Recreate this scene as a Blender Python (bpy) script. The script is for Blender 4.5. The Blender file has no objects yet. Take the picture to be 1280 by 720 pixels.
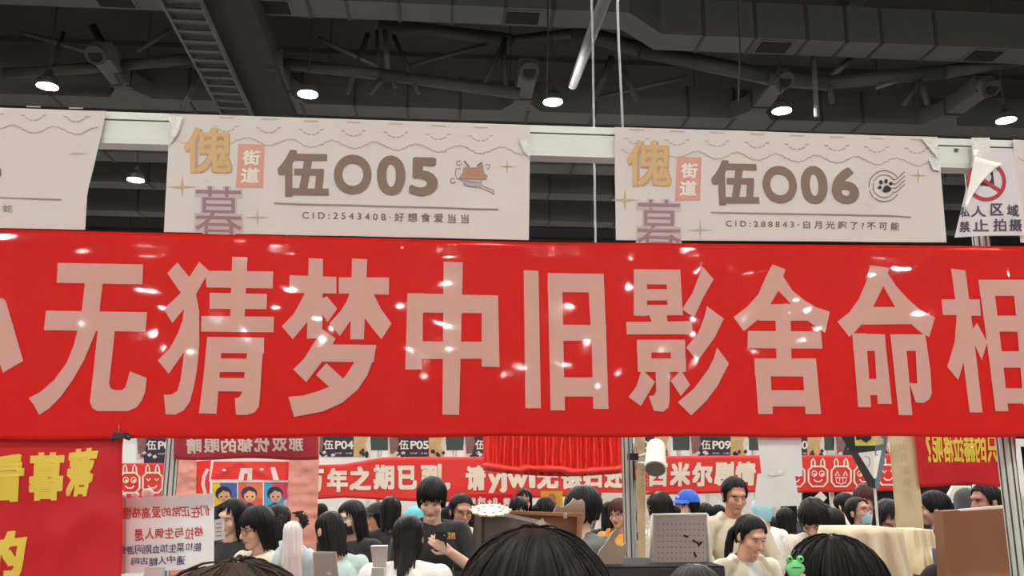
import bpy, bmesh, math, random
import numpy as np
from mathutils import Vector, Matrix, Euler, noise
S = bpy.context.scene
COL = S.collection
R = math.radians
# ---------------------------------------------------------------- camera, world, exposure
FPX = 1100.0                      # focal length in pixels of the 1280 x 720 frame
PITCH = R(12.3)
CAMZ = 1.72
YAW = R(4.7)                      # the booth row runs a little away towards the right
cam_d = bpy.data.cameras.new('camera'); cam_d.sensor_width = 36.0; cam_d.lens = FPX / 1280 * 36
cam_d.clip_start = 0.05; cam_d.clip_end = 400
cam = bpy.data.objects.new('camera', cam_d); COL.objects.link(cam)
cam.location = (0, 0, CAMZ); cam.rotation_euler = (math.pi / 2 + PITCH, 0, 0)
S.camera = cam
wd = bpy.data.worlds.new('hall_air'); S.world = wd; wd.use_nodes = True
wd.node_tree.nodes['Background'].inputs[0].default_value = (1.0, 0.96, 0.9, 1)
wd.node_tree.nodes['Background'].inputs[1].default_value = 0.05
S.view_settings.view_transform = 'Standard'; S.view_settings.look = 'None'
S.view_settings.exposure = 0.0; S.view_settings.gamma = 1.0; S.view_settings.use_curve_mapping = False
LAMP_STRENGTH = 1260.0
S.cycles.use_denoising = True
S.cycles.max_bounces = 6
S.cycles.sample_clamp_indirect = 6.0

# ---------------------------------------------------------------- helpers
cP, sP = math.cos(PITCH), math.sin(PITCH)
CAM = Vector((0, 0, CAMZ))
U = Vector((math.cos(YAW), math.sin(YAW), 0))      # along the booth row
V = Vector((-math.sin(YAW), math.cos(YAW), 0))     # into the hall
Z = Vector((0, 0, 1))

def ray(px, py):
    x = (px - 640) / FPX; y = (360 - py) / FPX
    return Vector((x, cP - y * sP, sP + y * cP))
def at_y(px, py, y):
    d = ray(px, py); return CAM + d * (y / d.y)
def at_z(px, py, z):
    d = ray(px, py); return CAM + d * ((z - CAMZ) / d.z)

class Surf:
    """A sheet standing in the hall: a vertical plane across the line of sight, with folds given over it."""
    def __init__(s, dist, yaw=YAW, tilt=0.0, disp=None, base=(0, 0)):
        s.n = Vector((math.sin(yaw), -math.cos(yaw), 0))
        if tilt:
            s.n = Matrix.Rotation(tilt, 3, Vector((math.cos(yaw), math.sin(yaw), 0))) @ s.n
        s.p = at_y(base[0], base[1], dist) if base != (0, 0) else Vector((0, dist, CAMZ))
        s.disp = disp
    def at(s, px, py, off=0.0):
        d = ray(px, py)
        t = (s.p - CAM).dot(s.n) / d.dot(s.n)
        if s.disp: off += s.disp(px, py)
        return CAM + d * t + s.n * off

def lin(c):
    c = c / 255.0
    return c / 12.92 if c <= 0.04045 else ((c + 0.055) / 1.055) ** 2.4
def rgb(c):
    return (lin(c[0]), lin(c[1]), lin(c[2]), 1)

MATS = {}
BASE = {}
def mat(name, c, rough=0.6, metal=0.0, var=0.08, scale=8.0, bump=0.0, bscale=60.0, coat=0.0, coat_rough=0.05,
        emit=0.0, spec=0.5, alpha=1.0, trans=0.0, stretch=None, uv=False, sheen=0.0):
    if name in MATS: return MATS[name]
    m = bpy.data.materials.new(name); m.use_nodes = True
    nt = m.node_tree; b = nt.nodes['Principled BSDF']
    b.inputs['Roughness'].default_value = rough; b.inputs['Metallic'].default_value = metal
    b.inputs['Specular IOR Level'].default_value = spec
    b.inputs['Coat Weight'].default_value = coat; b.inputs['Coat Roughness'].default_value = coat_rough
    b.inputs['Alpha'].default_value = alpha; b.inputs['Transmission Weight'].default_value = trans
    b.inputs['Sheen Weight'].default_value = sheen
    col = rgb(c)
    b.inputs['Base Color'].default_value = col
    m.diffuse_color = col
    if emit:
        b.inputs['Emission Color'].default_value = col; b.inputs['Emission Strength'].default_value = emit
    if var or bump:
        tc = nt.nodes.new('ShaderNodeTexCoord')
        src = tc.outputs['UV' if uv else 'Object']
        if stretch:
            mp = nt.nodes.new('ShaderNodeMapping'); mp.inputs['Scale'].default_value = stretch
            nt.links.new(src, mp.inputs[0]); src = mp.outputs[0]
        if var:
            n = nt.nodes.new('ShaderNodeTexNoise'); n.inputs['Scale'].default_value = scale; n.inputs['Detail'].default_value = 4
            nt.links.new(src, n.inputs['Vector'])
            mx = nt.nodes.new('ShaderNodeMix'); mx.data_type = 'RGBA'
            mx.inputs['A'].default_value = tuple(v * (1 - var) for v in col[:3]) + (1,)
            mx.inputs['B'].default_value = tuple(min(1, v * (1 + var)) for v in col[:3]) + (1,)
            nt.links.new(n.outputs['Fac'], mx.inputs['Factor'])
            nt.links.new(mx.outputs['Result'], b.inputs['Base Color'])
        if bump:
            n2 = nt.nodes.new('ShaderNodeTexNoise'); n2.inputs['Scale'].default_value = bscale; n2.inputs['Detail'].default_value = 3
            nt.links.new(src, n2.inputs['Vector'])
            bp = nt.nodes.new('ShaderNodeBump'); bp.inputs['Strength'].default_value = bump; bp.inputs['Distance'].default_value = 0.01
            nt.links.new(n2.outputs['Fac'], bp.inputs['Height']); nt.links.new(bp.outputs[0], b.inputs['Normal'])
    MATS[name] = m
    return m

def tag(o, label=None, cat=None, group=None, kind=None):
    if label: o['label'] = label
    if cat: o['category'] = cat
    if group: o['group'] = group
    if kind: o['kind'] = kind
    return o
def empty(name, loc, label=None, cat=None, group=None):
    o = bpy.data.objects.new(name, None); COL.objects.link(o); o.location = loc; o.empty_display_size = 0.1; BASE[o.name] = Vector(loc)
    return tag(o, label, cat, group)
def copy_tree(o, parent=None):
    c = o.copy(); COL.objects.link(c)
    for k in ('label', 'group'):
        if k in c and parent is None: del c[k]
    if parent is not None: c.parent = parent
    for ch in list(o.children): copy_tree(ch, c)
    return c

class MB:
    """Collects faces with a material each, in world space; build() links them as one mesh object."""
    def __init__(s):
        s.v = []; s.f = []; s.m = []; s.mats = []; s.uv = {}
    def mi(s, m):
        if m not in s.mats: s.mats.append(m)
        return s.mats.index(m)
    def face(s, pts, m):
        k = len(s.v); s.v += [Vector(p) for p in pts]
        s.f.append(tuple(range(k, k + len(pts)))); s.m.append(s.mi(m))
    def mesh(s, vs, fs, m):
        k = len(s.v); s.v += [Vector(p) for p in vs]; i = s.mi(m)
        for f in fs: s.f.append(tuple(k + j for j in f)); s.m.append(i)
    def slab(s, pts, back, m, mback=None):
        """front polygon PTS (world, seen counterclockwise or not), extruded by the vector BACK"""
        n = len(pts); pts = [Vector(p) for p in pts]; bk = [p + back for p in pts]
        vs = pts + bk
        fs = [tuple(range(n))]
        side = [(i, (i + 1) % n, n + (i + 1) % n, n + i) for i in range(n)]
        s.mesh(vs, fs, m); s.mesh(vs, side + [tuple(range(2 * n - 1, n - 1, -1))], mback or m)
    def box(s, c, x, y, z, m):
        """box with centre C and half-axes as vectors"""
        c = Vector(c); x = Vector(x); y = Vector(y); z = Vector(z)
        p = [c + x * a + y * b + z * d for d in (-1, 1) for b in (-1, 1) for a in (-1, 1)]
        s.mesh(p, [(0, 2, 3, 1), (4, 5, 7, 6), (0, 1, 5, 4), (2, 6, 7, 3), (0, 4, 6, 2), (1, 3, 7, 5)], m)
    def abox(s, x0, x1, y0, y1, z0, z1, m):
        s.box(((x0 + x1) / 2, (y0 + y1) / 2, (z0 + z1) / 2), ((x1 - x0) / 2, 0, 0), (0, (y1 - y0) / 2, 0), (0, 0, (z1 - z0) / 2), m)
    def tube(s, pts, r, m, n=8, cap=True):
        pts = [Vector(p) for p in pts]
        rr = r if isinstance(r, (list, tuple)) else [r] * len(pts)
        vs = []; fs = []; prev = None
        for i, p in enumerate(pts):
            t = (pts[min(i + 1, len(pts) - 1)] - pts[max(i - 1, 0)]).normalized()
            if prev is None:
                a = Vector((0, 0, 1)) if abs(t.z) < .9 else Vector((1, 0, 0))
                x = t.cross(a).normalized()
            else:
                x = (prev - t * prev.dot(t)).normalized()
            prev = x; y = t.cross(x)
            for j in range(n):
                a = 2 * math.pi * j / n
                vs.append(p + (x * math.cos(a) + y * math.sin(a)) * rr[i])
        for i in range(len(pts) - 1):
            for j in range(n):
                fs.append((i * n + j, i * n + (j + 1) % n, (i + 1) * n + (j + 1) % n, (i + 1) * n + j))
        if cap:
            fs.append(tuple(range(n - 1, -1, -1))); k = (len(pts) - 1) * n; fs.append(tuple(range(k, k + n)))
        s.mesh(vs, fs, m)
    def ball(s, c, r, m, n=14, k=9, rot=None):
        c = Vector(c); r = Vector(r) if not isinstance(r, (int, float)) else Vector((r, r, r))
        vs = []; fs = []
        for i in range(k + 1):
            th = math.pi * i / k
            for j in range(n):
                a = 2 * math.pi * j / n
                q = Vector((r.x * math.sin(th) * math.cos(a), r.y * math.sin(th) * math.sin(a), r.z * math.cos(th)))
                if rot: q = rot @ q
                vs.append(c + q)
        for i in range(k):
            for j in range(n):
                fs.append((i * n + j, (i + 1) * n + j, (i + 1) * n + (j + 1) % n, i * n + (j + 1) % n))
        s.mesh(vs, fs, m)
    def caps(s, a, b, ra, rb, m, n=14):
        """tapered capsule"""
        a = Vector(a); b = Vector(b); t = (b - a); L = t.length
        if L < 1e-6: return s.ball(a, ra, m)
        t.normalize(); pts = []; rr = []
        for i in range(5):
            th = math.pi / 2 * (1 - i / 4); pts.append(a - t * ra * math.sin(th)); rr.append(max(ra * math.cos(th), 1e-4))
        for i in range(5):
            th = math.pi / 2 * i / 4; pts.append(b + t * rb * math.sin(th)); rr.append(max(rb * math.cos(th), 1e-4))
        s.tube(pts, rr, m, n)
    def add2d(s, vf, surf, m, off, k=0.00004):
        vs, fs, lv = vf
        s.mesh([surf.at(p[0], p[1], off + k * lv[i]) for i, p in enumerate(vs)], fs, m)
    def stroke(s, pts, w, surf, m, off, closed=False):
        """a flat drawn line through pixel points, W pixels wide"""
        pts = [Vector((p[0], p[1])) for p in pts]
        if closed: pts = pts + [pts[0], pts[1]]
        L = []; Rr = []
        for i, p in enumerate(pts):
            t = pts[min(i + 1, len(pts) - 1)] - pts[max(i - 1, 0)]
            if t.length < 1e-9: t = Vector((1, 0))
            t.normalize(); nrm = Vector((-t.y, t.x)) * (w / 2)
            L.append(p + nrm); Rr.append(p - nrm)
        vs = [surf.at(p.x, p.y, off) for p in L] + [surf.at(p.x, p.y, off) for p in Rr]
        n = len(pts)
        s.mesh(vs, [(i, i + 1, n + i + 1, n + i) for i in range(n - 1)], m)
    def disc(s, cx, cy, rx, ry, surf, m, off, n=20, rot=0):
        pts = []
        for i in range(n):
            a = 2 * math.pi * i / n; x = rx * math.cos(a); y = ry * math.sin(a)
            pts.append(surf.at(cx + x * math.cos(rot) - y * math.sin(rot), cy + x * math.sin(rot) + y * math.cos(rot), off))
        s.face(pts, m)
    def sheet(s, fn, nu, nv, m, thick, n):
        """closed sheet: fn(u,v) -> world front point, thickness back along -n"""
        vs = []; 
        for j in range(nv + 1):
            for i in range(nu + 1): vs.append(fn(i / nu, j / nv))
        N = len(vs); w = nu + 1
        vs += [p - n * thick for p in vs]
        fs = []
        for j in range(nv):
            for i in range(nu):
                a = j * w + i
                fs.append((a, a + 1, a + w + 1, a + w)); fs.append((N + a + w, N + a + w + 1, N + a + 1, N + a))
        for i in range(nu):
            fs.append((i + 1, i, N + i, N + i + 1)); a = nv * w + i; fs.append((a, a + 1, N + a + 1, N + a))
        for j in range(nv):
            a = j * w; fs.append((a, a + w, N + a + w, N + a)); a = j * w + nu; fs.append((a + w, a, N + a, N + a + w))
        s.mesh(vs, fs, m)
    def build(s, name, parent=None, base=None, smooth=False, uv=None):
        if base is None:
            if parent is not None: base = parent_world(parent)
            else:
                lo = Vector((min(v.x for v in s.v), min(v.y for v in s.v), min(v.z for v in s.v)))
                hi = Vector((max(v.x for v in s.v), max(v.y for v in s.v), max(v.z for v in s.v)))
                base = Vector(((lo.x + hi.x) / 2, (lo.y + hi.y) / 2, lo.z))
        base = Vector(base)
        me = bpy.data.meshes.new(name)
        me.from_pydata([tuple(v - base) for v in s.v], [], s.f)
        for m in s.mats: me.materials.append(m)
        me.polygons.foreach_set('material_index', s.m)
        if smooth: me.polygons.foreach_set('use_smooth', [True] * len(me.polygons))
        if uv:
            ul = me.uv_layers.new(name='UVMap')
            for l in me.loops: ul.data[l.index].uv = uv[l.vertex_index]
        me.update()
        o = bpy.data.objects.new(name, me); COL.objects.link(o)
        if parent is not None: o.parent = parent
        else: o.location = base
        BASE[o.name] = base
        return o
def parent_world(p):
    return BASE.get(p.name, Vector(p.location))
def smooth_by(o, ang=35):
    for p in o.data.polygons: p.use_smooth = True
    o.data.set_sharp_from_angle(angle=R(ang)) if hasattr(o.data, 'set_sharp_from_angle') else None
    return o

# ---- flat shapes in pixel space, cut along a grid so that they follow a folded sheet
def cut(bm, step):
    if step and bm.verts:
        for ax in (0, 1):
            lo = min(v.co[ax] for v in bm.verts); hi = max(v.co[ax] for v in bm.verts)
            k = math.ceil(lo / step) * step
            while k < hi:
                co = [0, 0, 0]; co[ax] = k; no = [0, 0, 0]; no[ax] = 1
                bmesh.ops.bisect_plane(bm, geom=bm.verts[:] + bm.edges[:] + bm.faces[:], dist=1e-5, plane_co=co, plane_no=no)
                k += step
def flat(polys, step=0):
    V2 = []; F2 = []; LV = []
    for li, p in enumerate(polys):
        bm = bmesh.new()
        f = bm.faces.new([bm.verts.new((q[0], q[1], 0)) for q in p])
        bm.normal_update(); bmesh.ops.triangulate(bm, faces=[f], ngon_method='EAR_CLIP')
        cut(bm, step)
        k = len(V2); bm.verts.index_update()
        V2 += [(v.co.x, v.co.y) for v in bm.verts]; LV += [li] * len(bm.verts)
        F2 += [tuple(k + v.index for v in f.verts) for f in bm.faces]
        bm.free()
    return V2, F2, LV
GL = {}
def glyph(body, res=3, space=1.0):
    key = (body, res, space)
    if key in GL: return GL[key]
    c = bpy.data.curves.new('t', 'FONT'); c.body = body; c.resolution_u = res; c.space_character = space
    o = bpy.data.objects.new('t', c); COL.objects.link(o)
    dg = bpy.context.evaluated_depsgraph_get()
    ev = o.evaluated_get(dg); me = ev.to_mesh()
    vs = [(v.co.x, v.co.y) for v in me.vertices]; fs = [tuple(p.vertices) for p in me.polygons]
    ev.to_mesh_clear(); bpy.data.objects.remove(o); bpy.data.curves.remove(c)
    x0 = min(v[0] for v in vs); x1 = max(v[0] for v in vs); y0 = min(v[1] for v in vs); y1 = max(v[1] for v in vs)
    GL[key] = ([((v[0] - x0) / (x1 - x0), (v[1] - y0) / (y1 - y0)) for v in vs], fs, x1 - x0, y1 - y0)
    return GL[key]
def text2d(body, quad, bold=0.0, mirror=False, step=0, res=None, space=1.0):
    """lettering whose own box fills the pixel quad (TL, TR, BR, BL)"""
    latin = ord(body[0]) < 256
    vs, fs, gw, gh = glyph(body, res or (7 if latin else 3), space)
    TL, TR, BR, BL = [Vector(q) for q in quad]
    out = []; lv = []
    if bold > .018 and latin: sh_ = [(math.cos(k * .3927), math.sin(k * .3927)) for k in range(16)]
    else: sh_ = [(-1, -1), (1, 1), (-1, 1), (1, -1), (0, 1), (1, 0), (0, -1), (-1, 0)][:8 if bold > .018 else 4]
    if bold > 0:                       # heavier weight: the same strokes laid side by side
        sh = [(0, 0)] + [(bold * a, bold * b) for a, b in sh_]
        n0 = len(vs)
        vs = [((s * gw + bold + dx) / (gw + 2 * bold), (t * gh + bold + dy) / (gh + 2 * bold)) for dx, dy in sh for s, t in vs]
        fs = [tuple(i * n0 + j for j in f) for i in range(len(sh)) for f in fs]
        lv = [i for i in range(len(sh)) for _ in range(n0)]
    for s, t in vs:
        if mirror: s = 1 - s
        top = TL.lerp(TR, s); bot = BL.lerp(BR, s); p = bot.lerp(top, t); out.append((p.x, p.y))
    if not lv: lv = [0] * len(out)
    if step:
        bm = bmesh.new(); bv = [bm.verts.new((p[0], p[1], lv[i] * 1e-3)) for i, p in enumerate(out)]
        for f in fs:
            try: bm.faces.new([bv[i] for i in f])
            except ValueError: pass
        cut(bm, step); bm.verts.index_update()
        out = [(v.co.x, v.co.y) for v in bm.verts]; lv = [v.co.z * 1e3 for v in bm.verts]; fs = [tuple(v.index for v in f.verts) for f in bm.faces]
        bm.free()
    return out, fs, lv
def rect(x0, y0, x1, y1):
    return [(x0, y0), (x1, y0), (x1, y1), (x0, y1)]
def nz(x, y, z=0.0):
    return noise.noise(Vector((x, y, z)))

# ---------------------------------------------------------------- materials of the place
M_deck = mat('roof_deck_grey', (60, 60, 59), .9, var=.25, scale=.35)
M_duct = mat('duct_sheet', (84, 85, 82), .55, var=.14, scale=1.3)
M_seam = mat('duct_seam', (58, 59, 58), .6, var=.1)
M_dark = mat('vent_black', (22, 22, 22), .8)
M_truss = mat('truss_paint', (54, 55, 55), .6, var=.15, scale=2)
M_trussl = mat('truss_pale_paint', (92, 93, 91), .6, var=.12, scale=2)
M_tray = mat('cable_tray_zinc', (84, 84, 82), .5, metal=.2, var=.12)
M_cable = mat('cable_black', (34, 34, 34), .7)
M_lamp = mat('lamp_glow', (255, 252, 247), emit=LAMP_STRENGTH, var=0)
M_house = mat('lamp_housing', (52, 52, 52), .5)
M_alu = mat('frame_aluminium', (206, 207, 198), .38, metal=.15, var=.05)
M_aludk = mat('frame_groove', (70, 68, 62), .6)
M_panel = mat('fascia_panel', (214, 216, 204), .45, var=.03)
M_chrome = mat('chrome', (215, 216, 218), .12, metal=1.0, var=.03)
M_white = mat('white_board', (222, 218, 210), .6, var=.04)
M_floor = mat('hall_floor', (118, 117, 116), .6, var=.12, scale=1.5)

# ---------------------------------------------------------------- the hall itself
mb = MB(); mb.abox(-76, 76, -95, 80, -.1, 0, M_floor); tag(mb.build('floor'), kind='structure')
mb = MB()
mb.abox(-70, 70, -90, 95, 15.2, 15.3, M_deck)
for k in range(-20, 40):                                # ribs of the profiled roof deck
    mb.box(V * (k * 2.4) + Z * 15.12, U * 70, V * .12, Z * .08, M_deck)
tag(mb.build('ceiling'), kind='structure')
mb = MB(); mb.box(V * 72 + Z * 7.6, U * 75, V * .2, Z * 7.6, mat('end_wall_grey', (44, 46, 46), .9, var=.2, scale=.2))
tag(mb.build('wall_back'), kind='structure')
for nm_, c_, x_, y_ in (('wall_left', U * -74, V * 85, U * .2), ('wall_right', U * 74, V * 85, U * .2), ('wall_front', V * -88, U * 75, V * .2)):
    mb = MB(); mb.box(Vector(c_) + Z * 7.6, x_, y_, Z * 7.6, MATS['end_wall_grey']); tag(mb.build(nm_), kind='structure')

# ---------------------------------------------------------------- lamps
LZ = 10.4
def lamp(p, label=None, group=None):
    e = empty('high_bay_lamp', p, label, 'ceiling lamp', group)
    m = MB(); m.tube([p - Z * .10, p + Z * .05, p + Z * .14, p + Z * .30, p + Z * .31], [.225, .22, .12, .07, .001], M_house, 20, cap=False); m.build('housing', e)
    m = MB(); m.tube([p - Z * .142, p - Z * .135, p - Z * .115, p - Z * .08, p - Z * .04, p + Z * .01], [.05, .09, .145, .185, .2, .2], M_lamp, 16); m.build('lens', e)
    m = MB(); m.tube([p + Z * .36, Vector((p.x, p.y, 15.2))], .015, M_truss, 6); m.build('rod', e)
    return e
row = [(60, 103, 'white ceiling lamp farthest left, glowing over the left booth sign'),
       (385, 113, 'white ceiling lamp glowing above the booth sign with the small cat'),
       (691, 123, 'white ceiling lamp glowing between two booth signs beside the thin hanging rods'),
       (977, 134, 'white ceiling lamp glowing above the booth sign with the paw stamp'),
       (1257, 146, 'white ceiling lamp glowing above the no-photography sign')]
for px, py, lb in row: first_lamp = lamp(at_z(px, py, LZ if px < 1200 else 10.3), lb)
lamp(at_z(170, 221, 9.9), 'white ceiling lamp seen through the gap between the first two booth signs')
for px, py in ((405, 229), (638, 237), (875, 246), (1112, 254)): tag(lamp(at_z(px, py, 9.9)), 'unseen high bay lamp behind the booth signs, added for light', 'ceiling lamp', 'unseen lamps added behind the booth signs')  # unseen row added to light the floor below the ducts
G_l = 'unseen high bay lamps over the hall, partly added for light'
for b in (52, 43, 35, 12, 3, -7, -17, -27, -35, -42, -49, -57, -66, -76):  # unseen rows: nearer and forward ones added for light, rear ones mirrored in banner
    for a in (-24, -16, -8, 0, 8, 16, 24):
        p = U * (a * (1 if b > -30 else .9) + (.7 if b % 2 else -1.1)) + V * b + Z * LZ
        c = copy_tree(first_lamp); c.location = p
        tag(c, 'unseen round high bay lamp over the hall, for light and banner glints', 'ceiling lamp', G_l)

# ---------------------------------------------------------------- air ducts
def ab(px, py, z):
    p = at_z(px, py, z); return p.dot(U), p.dot(V)
def P3(a, b, z): return U * a + V * b + Z * z
def duct(name, label, path, z, w, h, seams, vents=(), branches=(), group=None):
    """flat rectangular duct; PATH = (a, b) of the underside's centre line"""
    e = empty(name, P3(path[0][0], path[0][1], z), label, 'air duct', group)
    m = MB(); n = len(path)
    L = []; Rr = []
    for i, (a, b) in enumerate(path):
        L.append((a, b - w / 2)); Rr.append((a, b + w / 2))
    for i in range(n - 1):
        q = [L[i], L[i + 1], Rr[i + 1], Rr[i]]
        lo = [P3(x, y, z) for x, y in q]; m.slab(lo, Z * h, M_duct)
    m.build('casing', e)
    for a in seams:
        m = MB()
        for i in range(n - 1):
            if path[i][0] <= a < path[i + 1][0]:
                f = (a - path[i][0]) / (path[i + 1][0] - path[i][0]); b = path[i][1] + f * (path[i + 1][1] - path[i][1])
                m.box(P3(a, b, z + h / 2), U * .035, V * (w / 2 + .03), Z * (h / 2 + .03), M_seam)
        if m.v: m.build('flange', e)
    for a, b in vents:
        m = MB(); m.box(P3(a, b, z - .012), U * .42, V * (w / 2 - .07), Z * .012, M_duct)
        f = m.build('vent', e)
        m = MB(); m.box(P3(a, b, z - .03), U * .36, V * (w / 2 - .13), Z * .008, M_dark)
        for k in range(7): m.box(P3(a, b - w / 2 + .16 + k * (w - .32) / 6, z - .04), U * .36, V * .012, Z * .008, M_cable)
        m.build('grille', f)
    for a, b in branches:
        ln = 2.1
        m = MB(); m.box(P3(a, b - w / 2 - ln / 2, z + .22), U * .22, V * (ln / 2), Z * .22, M_duct)
        m.slab([P3(a - .55, b - w / 2 + .01, z - .008), P3(a + .55, b - w / 2 + .01, z - .008), P3(a + .222, b - w / 2 - .5, z - .008), P3(a - .222, b - w / 2 - .5, z - .008)], Z * .46, M_duct)
        br = m.build('branch', e)
        m = MB(); m.box(P3(a, b - w / 2 - .75, z + .21), U * .25, V * .03, Z * .25, M_seam); m.build('collar', br)
        m = MB()
        c = P3(a, b - w / 2 - ln, z + .2)
        m.tube([c - V * -.1, c - V * .12 - Z * .05, c - V * .25 - Z * .2], [.2, .23, .2], M_duct, 16, cap=False)
        m.tube([c - V * .25 - Z * .2, c - V * .28 - Z * .24], [.24, .24], M_seam, 16)
        m.tube([c - V * .281 - Z * .242, c - V * .29 - Z * .25], [.16, .16], M_dark, 16)
        m.build('nozzle', br)
    return e
zA = 11.2
a0, b0 = ab(0, 125, zA); a1, b1 = ab(1130, 161, zA)
bA = (b0 + b1) / 2
sA = [ab(px, 140, zA)[0] for px in (85, 245, 300, 380, 445, 510, 575, 660, 745, 865, 925, 980, 1040, 1095)]
brA = [(ab(px, 140, zA)[0], bA) for px in (178, 362, 650, 946, 1196)]
duct('air_duct', 'long grey duct with nozzle branches running just above the booth signs', [(-26, bA), (30, bA)], zA, .72, .85, sA, branches=brA)
zB = 11.6
aB0, bB0 = ab(340, 8, zB); aB1, bB1 = ab(782, 27, zB); aB2, bB2 = ab(822, 52, zB); aB3, bB3 = ab(1240, 70, zB)
bl = (bB0 + bB1) / 2; br_ = (bB2 + bB3) / 2
sB = [ab(px, 25, zB)[0] for px in (390, 437, 500, 565, 630, 690, 740)] + [ab(px, 62, zB)[0] for px in (870, 935, 1000, 1050, 1095, 1165)]
vB = [(ab(px, 10, zB)[0], bl) for px in (150, 341, 655)] + [(ab(px, 60, zB)[0], br_) for px in (965, 1240)]
duct('air_duct', 'cranked grey duct with dark square vents along the top of the view', [(-24, bl), (aB1, bl), (aB2, br_), (24, br_)], zB, .75, .9, sB, vents=vB)
a_, bC = ab(700, 212, zA)
duct('air_duct', 'distant grey duct seen in the gaps between the booth signs', [(-26, bC), (34, bC)], zA, .8, .8, [-12 + 2 * k for k in range(20)])
a_, bD = ab(700, 246, zA)
duct('air_duct', 'second distant grey duct seen low in the gaps between the booth signs', [(-34, bD), (40, bD)], zA, .7, .9, [-14 + 2.2 * k for k in range(20)])
a_, bE = ab(700, 280, zA)
duct('air_duct', 'farthest grey duct seen lowest in the gaps between the booth signs', [(-40, bE), (44, bE)], zA, .7, .9, [-16 + 2.5 * k for k in range(20)])
m = MB()
a_, b_ = ab(1065, 2, 13.1)
m.box(P3(a_, b_ - 2, 13.1), U * .2, V * 2.4, Z * .2, M_duct)
e = empty('air_duct', P3(a_, b_, 13.1), 'short grey duct end with round nozzle at the top edge', 'air duct')
m.build('casing', e)
m = MB(); c = P3(a_, b_ + .45, 13.0); m.tube([c, c - Z * .12 + V * .1, c - Z * .2 + V * .15], [.2, .24, .24], M_duct, 16); m.build('nozzle', e)

# ---------------------------------------------------------------- cable tray
zT = 10.6
def tray(pa, pb, label):
    A = at_z(*pa, zT); B = at_z(*pb, zT); A2 = A - (B - A) * .4; B2 = B + (B - A) * 2.5
    d = (B - A).normalized(); sd = d.cross(Z)
    wd_ = .36
    e = empty('cable_tray', A2, label, 'cable tray')
    for k in (-1, 1):
        m = MB(); m.box((A2 + B2) / 2 + sd * wd_ * k, d * ((B2 - A2).length / 2), sd * .025, Z * .07, M_tray); m.build('rail', e)
    m = MB(); L = (B2 - A2).length; k = 0.3; st_ = (B - A).length / 12.5
    while k < L:
        m.box(A2 + d * k - Z * .03, d * .05, sd * wd_, Z * .02, M_tray); k += st_
    m.build('rungs', e)
    m = MB()
    m.box((A2 + B2) / 2 + Z * .05, d * (L / 2), sd * .34, Z * .01, M_tray); m.build('pan', e)
tray((226, 0), (295, 140), 'ladder cable tray running away across the dark ceiling left of centre')
e_ = MB(); A = at_z(292, 2, 11.4); B = at_z(345, 128, 11.4); d = B - A
e_.box((A + B) / 2 + d * .5, d * 1.4, Vector((d.y, -d.x, 0)).normalized() * .5, Z * .35, mat('beam_dark', (46, 46, 45), .8))
tag(e_.build('trim_1'), kind='structure')

# ---------------------------------------------------------------- roof trusses
def truss(name, label, members, cat='roof truss'):
    pts = [at_y(*mbr[0], mbr[4] if len(mbr) > 4 else 19.5) for mbr in members]
    e = empty(name, pts[0], label, cat)
    for mbr in members:
        (p, q, r, pale) = mbr[:4]; y = mbr[4] if len(mbr) > 4 else 19.5
        y2 = mbr[5] if len(mbr) > 5 else y
        m = MB(); m.tube([at_y(*p, y), at_y(*q, y2)], r, M_trussl if pale else M_truss, 10)
        o = m.build('chord' if r > .1 else 'strut', e, smooth=True)
truss('roof_truss', 'dark tubular roof truss on the far left behind the first lamp', [
    ((5, 92), (140, 83), .13, 0), ((140, 83), (252, 72), .13, 0), ((116, 33), (155, 105), .10, 0), ((28, 41), (137, 73), .045, 1),
    ((219, 33), (172, 65), .045, 1), ((250, 85), (229, 138), .07, 0), ((80, 40), (60, 92), .05, 0)])
truss('roof_truss', 'dark tubular roof truss with a fan of struts above the sign ending in 05', [
    ((350, 79), (476, 93), .14, 0), ((476, 93), (650, 117), .14, 0), ((460, 42), (434, 117), .06, 0), ((471, 38), (473, 88), .045, 0),
    ((481, 38), (485, 92), .07, 1), ((492, 45), (523, 117), .06, 0), ((398, 48), (474, 85), .05, 1), ((512, 83), (609, 55), .05, 0),
    ((484, 92), (462, 117), .07, 0), ((486, 92), (494, 110), .05, 0), ((632, 48), (600, 117), .06, 0), ((630, 48), (632, 117), .06, 0)])
truss('roof_truss', 'dark tubular roof truss with thick curved bottom chord on the right', [
    ((716, 38), (800, 62), .2, 0, 20), ((800, 62), (960, 96), .2, 0, 20), ((960, 96), (1035, 103), .2, 0, 20), ((1035, 103), (1180, 90), .17, 0, 20), ((1180, 90), (1300, 70), .17, 0, 20),
    ((474, 30), (640, 50), .16, 0, 20), ((640, 50), (730, 40), .12, 0, 20),
    ((765, 72), (744, 120), .09, 0, 20), ((777, 82), (796, 126), .07, 0, 20), ((745, 122), (860, 96), .04, 0, 20),
    ((1065, 72), (1037, 98), .08, 1, 20), ((1095, 110), (1125, 100), .05, 1, 20), ((1017, 70), (1021, 145), .06, 1, 19.5), ((1036, 100), (1040, 128), .07, 0, 20),
    ((1150, 100), (1160, 130), .07, 0, 20), ((1130, 130), (1150, 100), .06, 0, 20), ((790, 62), (700, 20), .08, 0, 20)])
m = MB(); m.tube([at_y(760, -12, 13.5), at_y(716, 106, 18.5)], .11, M_trussl, 12)
tag(m.build('roof_strut', smooth=True), 'pale grey diagonal tube crossing in front of the cranked duct', 'roof strut')
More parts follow.
